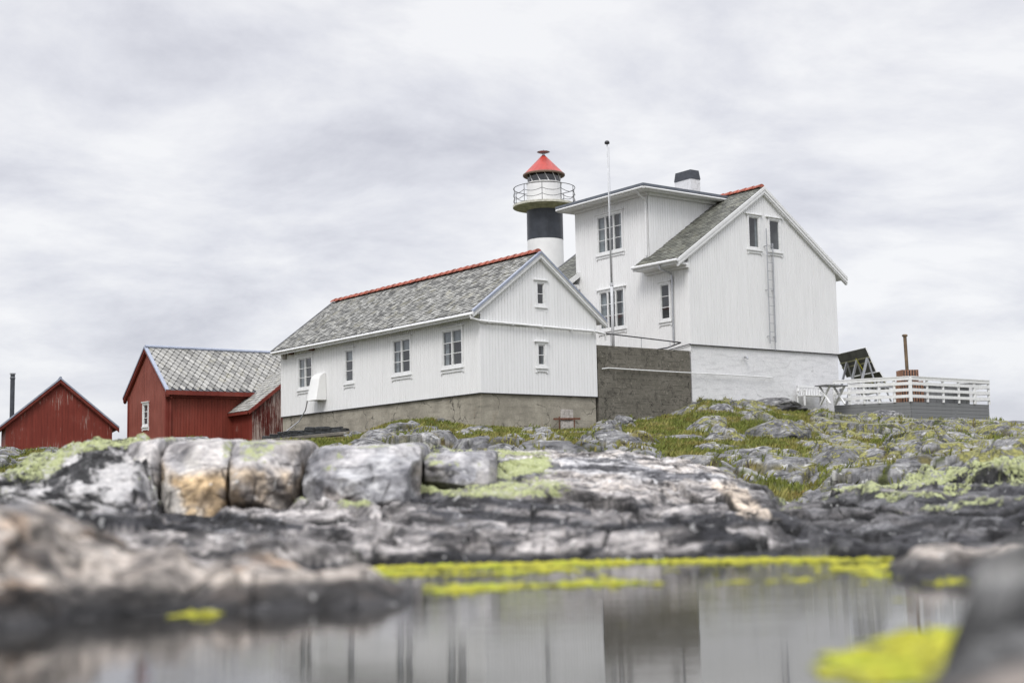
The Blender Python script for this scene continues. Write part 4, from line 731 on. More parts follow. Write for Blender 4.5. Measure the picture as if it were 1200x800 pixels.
# weathered plank shutter standing before the gable foundation
PK = empty('plank_hatch', (2.0, 53.15, 2.75), al - .5, 'weathered upright plank hatch with rusty crossbar before the near house foundation', 'hatch')
mb = MB(); 
for q in range(3): mb.box(-.24 + q * .16, -.085 + q * .16, -.03 + .006 * (q % 2), .03, 0, 1.02 - .01 * q)
mb.build('planks', MT['wood_old'], PK, bevel=.004); mb = MB(); mb.box(-.52, .5, -.075, -.032, .62, .69); mb.tube([(-.30, -.05, .25), (-.30, -.05, .75)], .02); mb.tube([(.27, -.05, .2), (.27, -.05, .7)], .02); mb.build('crossbar', MT['rust'], PK)

# ================================================================== DARK CONCRETE WALL between the houses
DW = empty('concrete_wall', (-1.167, 51.236, 2.4), al, 'dark cracked concrete retaining wall between the two white houses', 'wall')
mb = MB(); mb.box(5.60, 10.52, .02, .6, 0, 6.32 - 2.4); mb.build('wall_body', MT['conc_dark'], DW)
mb = MB(); mb.box(5.60, 10.52, .6, 11, 3.2, 6.22 - 2.4); tag(mb.build('terrace_ground', MT['plinth'], None), kind='structure'); bpy.data.objects['terrace_ground'].location = (-1.167, 51.236, 2.4); bpy.data.objects['terrace_ground'].rotation_euler = (0, 0, al)
RL = empty('pipe_railing', (-1.167, 51.236, 6.32), al, 'thin dark iron pipe railing along the top of the dark wall', 'railing')
mb = MB(); mb.tube([(5.5, .06, .50), (10.1, .08, .33)], .025, 8); mb.tube([(10.1, .08, .33), (9.6, .35, .12), (9.2, .5, .05)], .028, 8); mb.build('rail', MT['dark'], RL)
for q in (6.35, 7.95, 9.5): mb = MB(); mb.tube([(q, .08, 0), (q, .08, .5 - (q - 5.5) * .037)], .013, 6); mb.build('post', MT['galv'], RL)
PP = empty('white_pipe', (-1.167, 51.236, 5.3), al, 'thin white pipe running level across the dark wall and the white basement', 'pipe')
mb = MB(); mb.tube([(5.75, -.05, .10), (6.1, -.06, .14), (7, -.06, .13), (9, -.06, .12), (10.55, -.06, .12), (12, -.07, .12), (15.2, -.07, .10), (15.3, -.02, .1)], .022, 8); mb.build('pipe_run', MT['trim'], PP)

# ================================================================== BIG WHITE HOUSE
BX, BY = 7.286, 57.616; zo2 = 3.6; W2, L2 = 9.12, 9.35; zb2, ze2, zr2, oe2, og2 = 6.60, 10.09, 13.64, .645, .12; k2 = (zr2 - ze2) / (W2 / 2 + oe2); zw2 = ze2 + k2 * oe2; d1_, d2_ = 2.34, 7.19; zt = 13.34
H2 = empty('white_house', (BX, BY, zo2), al, 'tall white timber house with raised flat roofed front bay and white basement', 'house')
zo = zo2
LG2 = lambda s, o, z: (-o, s, z - zo2); GB2 = lambda s, o, z: (s, -o, z - zo2); GF2 = lambda s, o, z: (s, L2 + o, z - zo2); LR2 = lambda s, o, z: (W2 + o, s, z - zo2)
siding('front_wall', H2, MT['white'], LG2, 0, d1_ - .002, 6.3, zw2 - .03, [hole(1.06, 1.76, 7.70, 9.34)])
siding('bay_wall', H2, MT['white'], LG2, d1_, d2_, 6.3, zt, [hole(3.92, 5.70, 11.08, 12.87), hole(3.92, 5.68, 7.70, 9.50)])
siding('front_wall', H2, MT['white'], LG2, d2_ + .002, L2, 6.3, zw2 - .03)
g2 = lambda s: zw2 + k2 * min(s, W2 - s) - .03
siding('gable_wall', H2, MT['white_gable'], GB2, 0, W2, zb2, g2, [hole(3.54, 4.33, 10.86, 12.36), hole(4.82, 5.62, 10.87, 12.35)], brk=(W2 / 2,))
siding('gable_wall', H2, MT['white'], GF2, 0, W2, zb2, g2, brk=(W2 / 2,)); siding('back_wall', H2, MT['white'], LR2, 0, L2, zb2, zw2 - .03)
rz2 = lambda s: ze2 + k2 * (s + oe2) + .02
siding('bay_side', H2, MT['white_gable'], lambda s, o, z: (s, d1_ - o, z - zo2), .02, 4.28, rz2, zt, brk=()); siding('bay_side', H2, MT['white'], lambda s, o, z: (s, d2_ + o, z - zo2), .02, 4.28, rz2, zt)
window(H2, LG2, 3.92, 5.70, 11.08, 12.87, 3, 3, MT['trim'], 'side', .1); window(H2, LG2, 3.92, 5.68, 7.70, 9.50, 3, 3, MT['trim'], 'side', .1); window(H2, LG2, 1.06, 1.76, 7.70, 9.34, 1, 3, MT['trim'], None, .08)
window(H2, GB2, 3.54, 4.33, 10.86, 12.36, 1, 1, MT['trim'], 'side', .12); window(H2, GB2, 4.82, 5.62, 10.87, 12.35, 1, 1, MT['trim'], None, .12)
mb = MB(); mb.box(.04, W2 - .04, .04, L2 - .04, 0, zb2 - zo2); fo = mb.build('foundation', MT['white_wall'], H2)
mb = MB(); mb.box(-.03, W2 + .03, -.035, .04, zb2 - zo2 - .02, zb2 - zo2 + .01); mb.build('base_shadow_strip', MT['dark'], H2)  # painted shadow line under the gable boards, a dark strip
vs = -og2
clip2 = lambda a, y: (a + vs < d1_ - .1) or (y < oe2 / .826 - .1 and a + vs < d1_ + .2) or a + vs > d2_ - .02 or (y < oe2 / .826 - .1 and a + vs > d2_ - .25)
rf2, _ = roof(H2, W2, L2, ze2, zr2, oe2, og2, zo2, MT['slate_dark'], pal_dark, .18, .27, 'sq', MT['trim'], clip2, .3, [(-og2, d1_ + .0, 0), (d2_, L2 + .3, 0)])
ridge_tiles(rf2, W2 / 2, zr2 - zo2 + .03, -og2 + .1, 2.6, MT['tile'])
barge(rf2, W2, ze2, zr2, oe2, -og2, zo2, -1, MT['trim'], None, .26); barge(rf2, W2, ze2, zr2, oe2, L2 + .3, zo2, 1, MT['trim'], MT['dark'], .14)
for a, b, q in ((-og2, d1_ + .28, d1_ + .28), (d2_ - .27, L2 + .3, d2_ - .27)):
    eo = MB(); zc = ze2 - zo2; eo.hexa([(-oe2, a, zc - .1), (0, a, zc + k2 * oe2 - .1), (0, b, zc + k2 * oe2 - .1), (-oe2, b, zc - .1), (-oe2, a, zc - .006), (0, a, zc + k2 * oe2 - .006), (0, b, zc + k2 * oe2 - .006), (-oe2, b, zc - .006)])
    eo.box(-oe2 - .03, -oe2, a, b, zc - .2, zc + .0); eo.box(-oe2, -.03, a + .06, b - .12, zc - .22, zc - .12); eo.box(-.16, -.028, a - .0, b - .1, zc - .34, zc - .22)
    s_ = .025 if q < 5 else -.025; eo.hexa([(-oe2 - .03, q, ze2 - zo2 - .22), (.0, q, ze2 - zo2 + k2 * oe2 - .2), (.0, q + s_, ze2 - zo2 + k2 * oe2 - .2), (-oe2 - .03, q + s_, ze2 - zo2 - .22), (-oe2 - .03, q, ze2 - zo2 + .04), (.0, q, ze2 - zo2 + k2 * oe2 + .06), (.0, q + s_, ze2 - zo2 + k2 * oe2 + .06), (-oe2 - .03, q + s_, ze2 - zo2 + .04)])
    eo.build('eave', MT['trim'], rf2)
mb = MB(); mb.tube([(-oe2 - .09, -.15, ze2 - zo2 - .08), (-oe2 - .09, d1_ + .3, ze2 - zo2 - .05)], .065, 10); mb.build('gutter', MT['trim'], rf2)
mb = MB(); mb.tube([(-oe2 - .09, .95, ze2 - zo2 - .14), (-oe2 - .07, .95, 9.80 - zo2), (-.1, .90, 9.62 - zo2), (-.07, .90, 9.4 - zo2), (-.07, .92, 6.75 - zo2)], .042, 10); mb.build('downpipe', MT['galv'], H2)
mb = MB(); mb.tube([(-.55, 2.3, 13.28 - zo2), (-.5, 2.3, 13.16 - zo2), (-.1, 2.38, 13.0 - zo2), (-.075, 2.38, 12.8 - zo2), (-.075, 2.42, 10.62 - zo2)], .045, 10); mb.build('downpipe', MT['trim'], H2)
# flat roof over the bay
br = MB(); U0_, U1_, V0_, V1_ = -.66, 4.16, 1.86, 7.66
br.box(U0_ + .06, U1_, V0_ + .06, V1_ - .06, 13.34 - zo2, 13.40 - zo2); br.box(U0_, U0_ + .04, V0_, V1_, 13.32 - zo2, 13.47 - zo2); br.box(U0_ + .04, U1_, V0_, V0_ + .04, 13.32 - zo2, 13.47 - zo2); br.box(U0_ + .04, U1_, V1_ - .04, V1_, 13.32 - zo2, 13.47 - zo2)
br.box(-.14, -.03, V0_ + .4, V1_ - .4, 13.22 - zo2, 13.335 - zo2); br.box(-.03, 4.0, V0_ + .34, V0_ + .44, 13.22 - zo2, 13.335 - zo2)
bo_ = br.build('bay_roof', MT['trim'], H2)
br = MB(); br.tube([(U0_ - .05, V0_ - .04, 13.40 - zo2), (U0_ - .05, V1_, 13.40 - zo2)], .05, 8); br.tube([(U0_, V0_ - .05, 13.40 - zo2), (U1_ + .1, V0_ - .05, 13.40 - zo2)], .05, 8); br.build('gutter', MT['trim'], bo_)
br = MB(); br.hexa([(U0_ - .06, V0_ - .06, 13.472 - zo2), (U1_ + .2, V0_ - .06, 13.472 - zo2), (U1_ + .2, V1_ + .06, 13.472 - zo2), (U0_ - .06, V1_ + .06, 13.472 - zo2), (U0_ - .06, V0_ - .06, 13.58 - zo2), (U1_ + .2, V0_ - .06, 13.58 - zo2), (U1_ + .2, V1_ + .06, 13.58 - zo2), (U0_ - .06, V1_ + .06, 13.58 - zo2)]); br.build('roofing', MT['dark_roofing'], bo_)
mb = MB(); c0 = (4.54, 4.55); hu, hv = .30, .54
def chx(a_, b_, za, zb, e1=0.): return [(c0[0] - a_, c0[1] - b_, za), (c0[0] + a_, c0[1] - b_, za), (c0[0] + a_, c0[1] + b_, za), (c0[0] - a_, c0[1] + b_, za), (c0[0] - a_ + e1, c0[1] - b_ + e1, zb), (c0[0] + a_ - e1, c0[1] - b_ + e1, zb), (c0[0] + a_ - e1, c0[1] + b_ - e1, zb), (c0[0] - a_ + e1, c0[1] + b_ - e1, zb)]
mb.hexa(chx(hu, hv, 9.6, 14.80 - zo2, .01)); ch = mb.build('chimney', MT['white_wall'], rf2)
mb = MB(); mb.hexa(chx(hu + .01, hv + .01, 14.80 - zo2, 15.22 - zo2, .05)); mb.build('chimney_cap', MT['black_paint'], ch)
mb = MB(); mb.tube([(3.08, -.02, 6.2 - zo2), (3.08, -.16, 6.2 - zo2), (3.08, -.2, 6.12 - zo2)], .045, 8); mb.build('wall_vent', MT['galv'], H2)
mb = MB(); mb.tube([(-.05, 1.6, 6.45 - zo2), (-.06, .5, 6.55 - zo2), (-.06, -.05, 6.61 - zo2)], .02, 6); mb.build('cable', MT['dark'], H2)
# wall ladder
LD = empty('wall_ladder', (BX, BY, 6.85), al, 'slender grey metal ladder fixed to the gable beside its upper right window', 'ladder')
mb = MB(); mb.tube([(4.56, -.16, 4.98), (4.53, -.16, 0)], .022, 8); mb.build('rail', MT['galv'], LD); mb = MB(); mb.tube([(4.93, -.16, 4.35), (4.89, -.16, .05)], .022, 8); mb.build('rail', MT['galv'], LD)
for i in range(12): mb = MB(); z = .12 + i * .375; mb.tube([(4.54, -.16, z), (4.92, -.16, z + .0)], .013, 6); mb.build('rung', MT['galv'], LD)
mb = MB(); 
for z in (.3, 2.3, 4.2): mb.box(4.52, 4.55, -.17, 0, z, z + .03); mb.box(4.90, 4.93, -.17, 0, z, z + .03)
mb.tube([(4.98, -.04, 4.4), (4.97, -.04, -.3)], .012, 6); mb.build('bracket', MT['galv'], LD)
# flagpole
FP = empty('flagpole', (4.19, 58.5, 6.2), 0, 'tall thin white flagpole with ball top in front of the tall house', 'flagpole')
mb = MB(); mb.tube([(0, 0, 0), (.0, 0, 3.1)], .065, 12, .06); mb.tube([(0, 0, 3.1), (-.03, 0, 9.02)], .042, 12, .024); mb.lathe([(.075, 3.0), (.075, 3.12)], n=12); mb.build('pole', MT['pole'], FP, smooth=True)
mb = MB(); mb.lathe([(.0, 9.02), (.10, 9.03), (.11, 9.10), (.07, 9.16), (0, 9.18)], -.03, 0, 14); mb.build('finial', MT['dark'], FP, smooth=True)
mb = MB(); mb.tube([(.07, -.02, 1.3), (.04, -.02, 8.9)], .006, 4); mb.build('halyard', MT['galv'], FP)

# ================================================================== LIGHTHOUSE
LH = empty('lighthouse', (2.14, 85.0, 3.2), 0, 'round white lighthouse with black band, gallery railing and red conical roof', 'lighthouse'); z_ = lambda z: z - 3.2
mb = MB(); mb.lathe([(1.14, 0), (1.09, z_(16.08))], n=64); mb.build('tower', MT['lh_white'], LH, smooth=True)
mb = MB(); mb.lathe([(1.095, z_(16.0)), (1.10, z_(16.02)), (1.095, z_(17.86))], n=64); mb.box(.12, .19, -1.12, -1.06, z_(16.1), z_(17.8)); mb.build('black_band', MT['lh_black'], LH, smooth=False)
mb = MB(); mb.lathe([(1.06, z_(17.80)), (1.5, z_(17.93)), (1.90, z_(18.04)), (1.93, z_(18.04)), (1.93, z_(18.17)), (1.0, z_(18.17))], n=64); ga = mb.build('gallery', simple('gallery_concrete', (.50, .49, .42), .8, 0, .25, 3), LH)
for i in range(10):
    a = 6.28318 * (i + .35) / 10; mb = MB(); x, y = 1.87 * math.cos(a), 1.87 * math.sin(a); mb.tube([(x, y, z_(18.1)), (x, y, z_(19.22))], .02, 6); mb.build('railing_post', MT['dark'], ga)
mb = MB(); pts = [(1.87 * math.cos(6.28318 * i / 64), 1.87 * math.sin(6.28318 * i / 64), z_(19.22)) for i in range(65)]; mb.tube(pts, .022, 6, cap=False)
for zz_, sag in ((18.90, .14), (18.55, .14)):
    pts = []
    for i in range(101):
        t = i / 100; a = 6.28318 * (t * 10 + .35) / 10; f = (t * 10) % 1; pts.append((1.87 * math.cos(a), 1.87 * math.sin(a), z_(zz_) - sag * 4 * f * (1 - f)))
    mb.tube(pts, .017, 6, cap=False)
mb.build('railing', MT['dark'], ga)
mb = MB(); mb.lathe([(1.07, z_(18.15)), (1.06, z_(19.48)), (1.09, z_(19.48)), (1.09, z_(19.52)), (.98, z_(19.53))], n=64); mb.build('lantern_wall', MT['lh_white'], LH, smooth=False)
mb = MB(); mb.lathe([(.99, z_(19.50)), (.99, z_(20.05))], n=48); mb.build('lantern_glass', simple('lantern_glass', (.02, .022, .025), .08, 0, .1, 2, 1.), LH, smooth=True)
for i in range(12):
    a = 6.28318 * i / 12; b = a + .26; mb = MB(); mb.beam((1.01 * math.cos(a), 1.01 * math.sin(a), z_(20.04)), (1.01 * math.cos(b), 1.01 * math.sin(b), z_(19.53)), .05, .04); mb.build('glazing_bar', MT['trim'], LH)
mb = MB(); mb.lathe([(1.24, z_(19.99)), (1.26, z_(20.06)), (1.24, z_(20.10)), (.10, z_(21.28)), (0, z_(21.30))], n=24); 
mb.build('cone_roof', MT['lh_red'], LH)
mb = MB(); mb.lathe([(1.0, z_(20.05)), (1.24, z_(19.985))], n=48); mb.lathe([(1.245, z_(19.97)), (1.285, z_(20.0)), (1.285, z_(20.08)), (1.25, z_(20.105))], n=48); mb.build('roof_rim', simple('lh_rim', (.16, .10, .07), .6), LH)
mb = MB(); mb.lathe([(.09, z_(21.2)), (.08, z_(21.42))], n=16); mb.lathe([(.0, z_(21.40)), (.22, z_(21.42)), (.36, z_(21.47)), (.37, z_(21.51)), (.2, z_(21.54)), (0, z_(21.56))], n=24); mb.lathe([(.36, z_(21.47)), (.40, z_(21.49)), (.36, z_(21.51))], n=24); mb.tube([(0, 0, z_(21.5)), (0, 0, z_(21.64))], .03); mb.build('roof_vent', MT['galv'], LH)

# ================================================================== RED BARN
zo3 = 2.7; W3, L3 = 4.80, 10.; ze3, zr3, oe3, og3 = 5.752, 8.007, .36, .12; k3 = (zr3 - ze3) / (W3 / 2 + oe3); zw3 = ze3 + k3 * oe3
BN = empty('red_barn', (-18.83, 69.44, zo3), -.948, 'red timber barn with pale slate roof and lean annex behind the near house', 'barn')
G3 = lambda s, o, z: (s, -o, z - zo3); S3 = lambda s, o, z: (W3 + o, s, z - zo3); N3 = lambda s, o, z: (-o, s, z - zo3); B3 = lambda s, o, z: (s, L3 + o, z - zo3)
g3 = lambda s: zw3 + k3 * min(s, W3 - s) - .03
siding('gable_wall', BN, MT['red_pale'], G3, 0, W3, 2.75, g3, [hole(1.92, 2.68, 4.22, 5.36)], brk=(W3 / 2,)); siding('side_wall', BN, MT['red'], S3, 0, L3, 2.75, zw3 - .03); siding('side_wall', BN, MT['red'], N3, 0, L3, 2.75, zw3 - .03); siding('gable_wall', BN, MT['red'], B3, 0, W3, 2.75, g3, brk=(W3 / 2,))
window(BN, G3, 1.92, 2.68, 4.22, 5.36, 1, 3, MT['trim'], 'full', .05)
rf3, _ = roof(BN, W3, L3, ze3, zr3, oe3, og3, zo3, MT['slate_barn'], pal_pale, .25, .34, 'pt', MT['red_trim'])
barge(rf3, W3, ze3, zr3, oe3, -og3, zo3, -1, MT['red_trim'], MT['lead'], .22); barge(rf3, W3, ze3, zr3, oe3, L3 + og3, zo3, 1, MT['red_trim'], None, .2)
mb = MB(); mb.tube([(W3 / 2, -og3, zr3 - zo3 + .03), (W3 / 2, L3 + og3, zr3 - zo3 + .03)], .09, 8); mb.build('ridge_flashing', MT['lead'], rf3)
mb = MB(); mb.box(W3 + oe3 - .04, W3 + oe3 + .03, -og3, L3, ze3 - zo3 - .2, ze3 - zo3 - .0); mb.box(W3 + .02, W3 + oe3 - .04, -og3, L3, ze3 - zo3 - .12, ze3 - zo3 - .09); mb.box(W3 + .03, W3 + .16, -og3, L3, ze3 - zo3 - .30, ze3 - zo3 - .125); mb.build('eave', MT['red_trim'], rf3)
mb = MB(); mb.tube([(W3 + .3, .12, ze3 - zo3 - .18), (W3 + .28, .12, ze3 - zo3 - .32), (W3 + .1, .16, ze3 - zo3 - .42), (W3 + .09, .16, 0.1)], .05, 8); mb.build('downpipe', MT['red_trim'], BN)
for q in ((W3 - .12, W3 + .03, -.05, .14), (-.05, .1, -.05, .1)): mb = MB(); mb.box(*q, 0, zw3 - zo3 - .2); mb.build('corner_board', MT['red_trim'], BN)
# annex of the barn
ax0, ax1, av0, av1 = W3, W3 + 2.2, 3.27, 7.9; azE, azR = 4.92, 6.72; am = (av0 + av1) / 2; ak = (azR - azE) / (am - av0)
AN = empty('annex', (0, 0, 0)); AN.parent = BN
siding('wall', AN, MT['red_worn'], lambda s, o, z: (s, av0 - o, z - zo3), ax0, ax1, 2.75, azE - .05); ga_ = lambda s: azE + ak * min(s - av0, av1 - s) - .05
siding('end_wall', AN, MT['red_raw'], lambda s, o, z: (ax1 + o, s, z - zo3), av0, av1, 2.75, ga_, brk=(am,), per=.2, bw=.14, dp=.03)
mb = MB(); sl = MB(); ln_ = math.hypot(am - av0 + .22, azR - azE + ak * .22); cs_, sn_ = (am - av0 + .22) / ln_, ak * (am - av0 + .22) / ln_
for sg in (1, -1):
    e = av0 - .22 if sg > 0 else av1 + .22; zE = azE - ak * .22 - zo3; zR = azR - zo3
    mb.hexa([(ax0 - 1.9, e, zE - .08), (ax1 + .15, e, zE - .08), (ax1 + .15, am, zR - .08), (ax0 - 1.9, am, zR - .08), (ax0 - 1.9, e, zE), (ax1 + .15, e, zE), (ax1 + .15, am, zR), (ax0 - 1.9, am, zR)])
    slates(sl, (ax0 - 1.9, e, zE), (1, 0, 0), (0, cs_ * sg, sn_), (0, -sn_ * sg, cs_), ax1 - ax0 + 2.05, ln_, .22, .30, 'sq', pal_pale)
d = mb.build('annex_roof', MT['red_trim'], BN); sl.build('slates', MT['slate_barn'], d)
mb = MB()
for sg in (1, -1):
    e = av0 - .22 if sg > 0 else av1 + .22; zE = azE - ak * .22 - zo3; zR = azR - zo3
    P = []
    for xx in (ax1 + .13, ax1 + .19): P += [(xx, e, zE - .16), (xx, am, zR - .16), (xx, am, zR + .03), (xx, e, zE + .03)]
    mb.hexa(P)
mb.build('bargeboard', MT['red_trim'], d)
mb = MB(); mb.box(ax0 + .02, ax1 - .02, av0 - .24, av0 - .2, azE - ak * .22 - zo3 - .14, azE - ak * .22 - zo3 + .0); mb.build('fascia', MT['red_trim'], d)
# the annex walls hang directly under the barn
for c_ in list(AN.children): c_.parent = BN; c_.name = 'annex_wall'
bpy.data.objects.remove(AN)

# ================================================================== LEFT RED SHED
zo4 = 2.9; W4, L4 = 5.06, 7.; ze4, zr4, oe4, og4 = 4.444, 6.895, .338, .2; k4 = (zr4 - ze4) / (W4 / 2 + oe4); zw4 = ze4 + k4 * oe4
SH = empty('red_shed', (-25.03, 70., zo4), .373, 'red timber shed with peeling gable at the left edge, black stovepipe on its roof', 'shed')
siding('gable_wall', SH, MT['red_worn'], lambda s, o, z: (s, -o, z - zo4), 0, W4, zo4 - .3, lambda s: zw4 + k4 * min(s, W4 - s) - .03, brk=(W4 / 2,)); siding('gable_wall', SH, MT['red_worn'], lambda s, o, z: (s, L4 + o, z - zo4), 0, W4, zo4 - .3, lambda s: zw4 + k4 * min(s, W4 - s) - .03, brk=(W4 / 2,))
siding('side_wall', SH, MT['red_pale'], lambda s, o, z: (-o, s, z - zo4), 0, L4, zo4 - .3, zw4 - .03); siding('side_wall', SH, MT['red_pale'], lambda s, o, z: (W4 + o, s, z - zo4), 0, L4, zo4 - .3, zw4 - .03)
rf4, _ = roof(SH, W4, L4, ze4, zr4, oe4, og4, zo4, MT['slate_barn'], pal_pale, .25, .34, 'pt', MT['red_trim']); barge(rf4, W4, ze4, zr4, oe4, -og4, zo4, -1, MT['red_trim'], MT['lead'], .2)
mb = MB(); mb.tube([(W4 / 2, -og4 - .04, zr4 - zo4 + .03), (W4 / 2, L4 + og4, zr4 - zo4 + .03)], .07, 8); mb.build('ridge_flashing', MT['lead'], rf4)
mb = MB(); inv = SH.matrix_basis; ca, sa = math.cos(.373), math.sin(.373); px, py = -25.52 + 25.03, 72.2 - 70; lx_, ly_ = px * ca + py * sa, -px * sa + py * ca
mb.tube([(lx_, ly_, 4.9 - zo4), (lx_, ly_, 7.3 - zo4)], .115, 14); mb.lathe([(.13, 7.05 - zo4), (.14, 7.1 - zo4)], lx_, ly_, 14); mb.build('stovepipe', MT['black_paint'], SH, smooth=False)
mb = MB(); mb.lathe([(.13, 7.28 - zo4), (.15, 7.29 - zo4), (.15, 7.34 - zo4), (0, 7.36 - zo4)], lx_, ly_, 14); mb.lathe([(.12, 7.10 - zo4), (.125, 7.10 - zo4), (.125, 7.13 - zo4), (.12, 7.13 - zo4)], lx_, ly_, 14); mb.build('pipe_cap', MT['galv'], SH)
mb = MB(); mb.tube([(-.38, -.1, ze4 - zo4 - .02), (-.38, .1, ze4 - zo4 - .35)], .05); mb.build('downpipe', MT['dark'], SH)

# ================================================================== DECK
DKp = [(13.95, 61.55), (16.80, 60.0), (21.15, 63.2), (19.5, 65.5), (15.05, 63.25)]
DK = empty('wooden_deck', (16.8, 60.0, 3.3), 0, 'raised grey boarded deck with white plank railing right of the tall house', 'deck')
loc = lambda p, z: (p[0] - 16.8, p[1] - 60.0, z - 3.3)
mb = MB(); mb.face([loc(p, 4.2) for p in DKp]); mb.face([loc(p, 4.14) for p in DKp]); mb.build('floor', MT['wood_grey'], DK, recalc=False)
def side(a, b, c=0):
    mb = MB()
    for i in range(5):
        z0 = 4.23 - .155 * (i + 1) + .008; z1 = 4.23 - .155 * i; j = .006 * rn.random()
        A, B = Vector(loc(a, 0)), Vector(loc(b, 0)); d = (B - A).normalized(); n_ = Vector((d.y, -d.x, 0)) * (.03 + j)
        mb.hexa([(A.x, A.y, z0 - 3.3), (B.x, B.y, z0 - 3.3), (B.x + n_.x, B.y + n_.y, z0 - 3.3), (A.x + n_.x, A.y + n_.y, z0 - 3.3), (A.x, A.y, z1 - 3.3), (B.x, B.y, z1 - 3.3), (B.x + n_.x, B.y + n_.y, z1 - 3.3), (A.x + n_.x, A.y + n_.y, z1 - 3.3)])
    mb.build('skirt_boards', MT['wood_grey'], DK)
for i in range(5): side(DKp[i], DKp[(i + 1) % 5])
def rails(a, b, n_):
    A, B = Vector(loc(a, 0)), Vector(loc(b, 0)); d = (B - A); dn = d.normalized(); nn = Vector((dn.y, -dn.x, 0))
    for i in range(n_ + 1):
        p = A + d * (i / n_); q = p + nn * .05; mb = MB(); mb.box(q.x - .045, q.x + .045, q.y - .045, q.y + .045, 4.24 - 3.3, 5.28 - 3.3); mb.build('railing_post', MT['trim'], DK)
    for z, h_, o_ in ((4.47, .13, .10), (4.74, .13, .10), (5.01, .13, .10)):
        mb = MB(); s_, e_ = A + nn * o_, B + nn * o_; mb.beam((s_.x, s_.y, z - 3.3), (e_.x, e_.y, z - 3.3), .028, h_); mb.build('rail', MT['trim'], DK)
    mb = MB(); s_, e_ = A + nn * .06, B + nn * .06; mb.beam((s_.x, s_.y, 5.3 - 3.3), (e_.x, e_.y, 5.3 - 3.3), .16, .04); mb.beam((s_.x + nn.x * .05, s_.y + nn.y * .05, 5.22 - 3.3), (e_.x + nn.x * .05, e_.y + nn.y * .05, 5.22 - 3.3), .028, .13); mb.build('top_rail', MT['trim'], DK)
rails(DKp[0], DKp[1], 5); rails(DKp[1], DKp[2], 5); rails(DKp[2], DKp[3], 4); rails(DKp[3], DKp[4], 3)
# boarded tub with the slatted stove guard and pipe
TB = empty('hot_tub', (18.9, 63.05, 4.2), .2, 'square grey boarded hot tub standing on the deck behind the railing', 'hot tub')
mb = MB()
for i in range(14): mb.box(-1.0 + i * .143, -.862 + i * .143, -.9 - .012 * (i % 2), -.87, 0, .80); mb.box(-1.0 - .012 * (i % 2), -.97, -.87 + i * .13, -.745 + i * .13, 0, .80); mb.box(.97, 1.0 + .012 * (i % 2), -.87 + i * .13, -.745 + i * .13, 0, .80)
mb.box(-.97, .97, -.87, .95, .0, .78); mb.build('tub_body', MT['wood_grey'], TB); mb = MB(); mb.box(-1.03, 1.03, -.93, .98, .80, .86); mb.build('tub_lid', MT['dark'], TB, bevel=.01)
SV = empty('stove_chimney', (17.17, 61.6, 4.2), .1, 'brown stovepipe rising from slatted reddish wood guard on the deck', 'stove pipe')
def slatbox(hx, hy, z0, z1):
    mb = MB(); N = int(hx * 2 / .11)
    for i in range(N):
        x = -hx + i * 2 * hx / N; mb.box(x, x + .06, -hy, -hy + .03, z0, z1); mb.box(x, x + .06, hy - .03, hy, z0, z1)
    N = int(hy * 2 / .11)
    for i in range(N):
        y = -hy + i * 2 * hy / N; mb.box(-hx, -hx + .03, y, y + .06, z0, z1); mb.box(hx - .03, hx, y, y + .06, z0, z1)
    mb.box(-hx + .03, hx - .03, -hy + .03, hy - .03, z1 - .04, z1 - .01); return mb.build('slat_guard', MT['brick'], SV)
slatbox(.52, .45, .02, 1.0); slatbox(.37, .34, 1.03, 1.50)
mb = MB(); mb.box(-.48, .48, -.41, .41, .0, .98); mb.box(-.35, .35, -.31, .31, 1.0, 1.5); mb.build('stove_body', MT['dark'], SV)
mb = MB(); mb.tube([(0, 0, 1.3), (-.03, 0, 3.02)], .075, 14); mb.lathe([(.11, 2.98), (.12, 3.0), (.12, 3.05), (.08, 3.08)], -.03, 0, 14); mb.build('pipe', MT['brown_pipe'], SV)
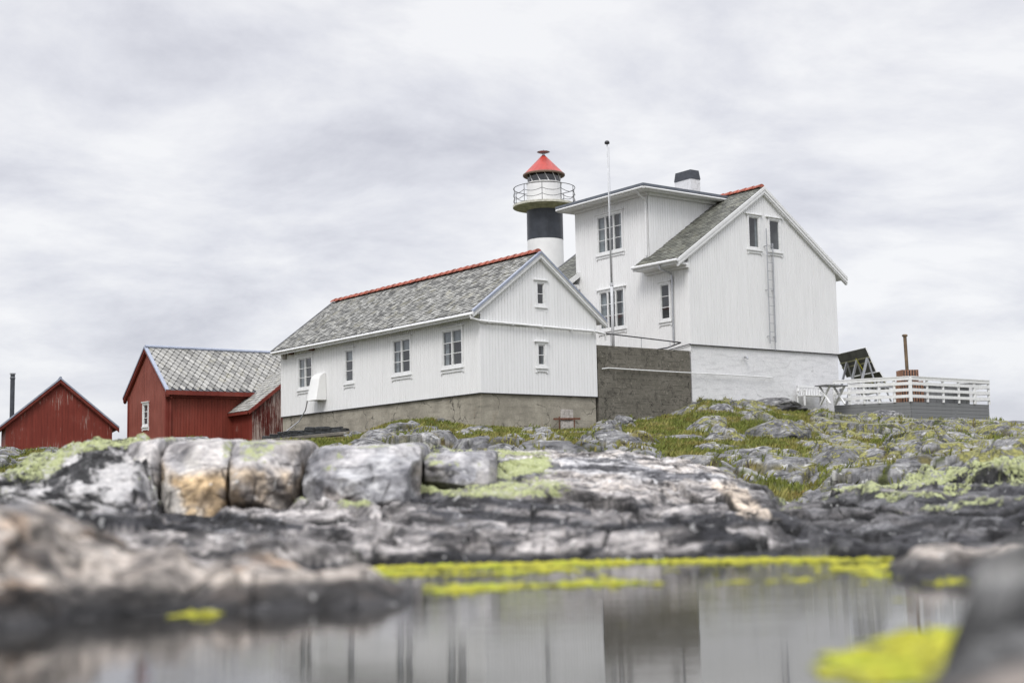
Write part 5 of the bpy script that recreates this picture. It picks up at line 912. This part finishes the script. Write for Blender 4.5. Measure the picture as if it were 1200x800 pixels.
# small lamp box on the far railing, rolled tarpaulin line
# ================================================================== SOLAR PANELS
def solar(label, C, wd, ht, tilt, yaw, base):
    """C: middle of the high edge; panel leans away from the camera; underside seen"""
    S = empty('solar_panel', (C[0], C[1], base), yaw, label, 'solar panel', 'solar panels beside the deck'); zt_ = C[2] - base
    ct, st_ = math.cos(tilt), math.sin(tilt); P = lambda x, d, n_=0: (x, d * ct + n_ * st_, zt_ - d * st_ + n_ * ct)
    def pl(mb, x0, x1, d0, d1, n0, n1): mb.hexa([P(x0, d0, n0), P(x1, d0, n0), P(x1, d1, n0), P(x0, d1, n0), P(x0, d0, n1), P(x1, d0, n1), P(x1, d1, n1), P(x0, d1, n1)])
    mb = MB(); pl(mb, -wd / 2, wd / 2, 0, ht, 0, .03); mb.build('module', MT['panel_back'], S)
    mb = MB(); t = .03
    for a in ((-wd / 2 - t, -wd / 2, -t, ht + t), (wd / 2, wd / 2 + t, -t, ht + t), (-wd / 2, wd / 2, -t, 0), (-wd / 2, wd / 2, ht, ht + t)): pl(mb, *a, -.01, .045)
    mb.build('frame', MT['trim'], S)
    mb = MB()
    for d in (.42, ht - .5): pl(mb, -wd / 2, wd / 2, d, d + .05, -.05, -.003)
    mb.build('purlin', simple('purlin_metal', (.34, .33, .2), .6), S)
    for x in [wd / 2 - .1 - i * 1.05 for i in range(int(wd / 1.05) + 1)]:
        a = P(x, .45, -.07); mb = MB(); mb.beam(a, (x - .05, a[1] - .75, 0), .09, .09, (0, 1, 0)); mb.build('leg', MT['galv'], S); mb = MB(); mb.beam(a, (x + .02, a[1] + ht * ct * .8 + .35, .0), .06, .06, (0, 1, 0)); mb.build('strut', MT['galv'], S)
    mb = MB(); x = wd / 2 - 1.15; mb.beam(P(x, .35, -.09), P(x + .2, ht * .85, -.09), .05, .02, (0, 1, 0)); mb.build('strap', MT['yellow'], S)
solar('tilted solar panel seen from behind, the taller one next to the white house corner', (15.69, 65.47, 6.96), 3.0, 1.15, math.radians(67), -1.36, 4.0)
solar('lower solar panel seen from behind, partly hidden by the deck railing', (16.80, 67.5, 6.03), 3.0, 1.0, math.radians(60), -1.36, 3.8)
# ================================================================== BENCH and TABLE beside the deck
BE = empty('garden_bench', (12.95, 61.35, 4.22), al - .1, 'small white slatted bench against the basement wall left of the deck', 'bench')
mb = MB(); 
for i in range(9): mb.box(-.62 + i * .15, -.55 + i * .15, .20, .225, .42, .84)
mb.build('backrest_slats', MT['trim'], BE); mb = MB(); mb.box(-.68, .68, .18, .24, .80, .88); mb.box(-.68, .68, .18, .24, .42, .48); mb.build('backrest_frame', MT['trim'], BE)
mb = MB(); [mb.box(-.68, .68, -.24 + i * .11, -.15 + i * .11, .41, .44) for i in range(4)]; mb.build('seat', MT['trim'], BE)
for x in (-.68, .62):
    for y in (-.24, .18): mb = MB(); mb.box(x, x + .06, y, y + .06, 0, .86 if y > 0 else .64); mb.build('leg', MT['trim'], BE)
    mb = MB(); mb.box(x - .01, x + .07, -.26, .24, .62, .66); mb.build('armrest', MT['trim'], BE)
TA = empty('picnic_table', (13.6, 60.5, 4.2), al - .1, 'grey topped picnic table with crossed white legs beside the deck', 'table')
mb = MB(); [mb.box(-.62, .62, -.36 + i * .148, -.225 + i * .148, .78, .83) for i in range(5)]; mb.build('tabletop', MT['wood_grey'], TA)
for x in (-.42, .42):
    mb = MB(); mb.beam((x - .0, -.32, .02), (x, .28, .78), .05, .09, (1, 0, 0)); mb.build('leg', MT['trim'], TA); mb = MB(); mb.beam((x + .06, .32, .02), (x + .06, -.28, .78), .05, .09, (1, 0, 0)); mb.build('leg', MT['trim'], TA)
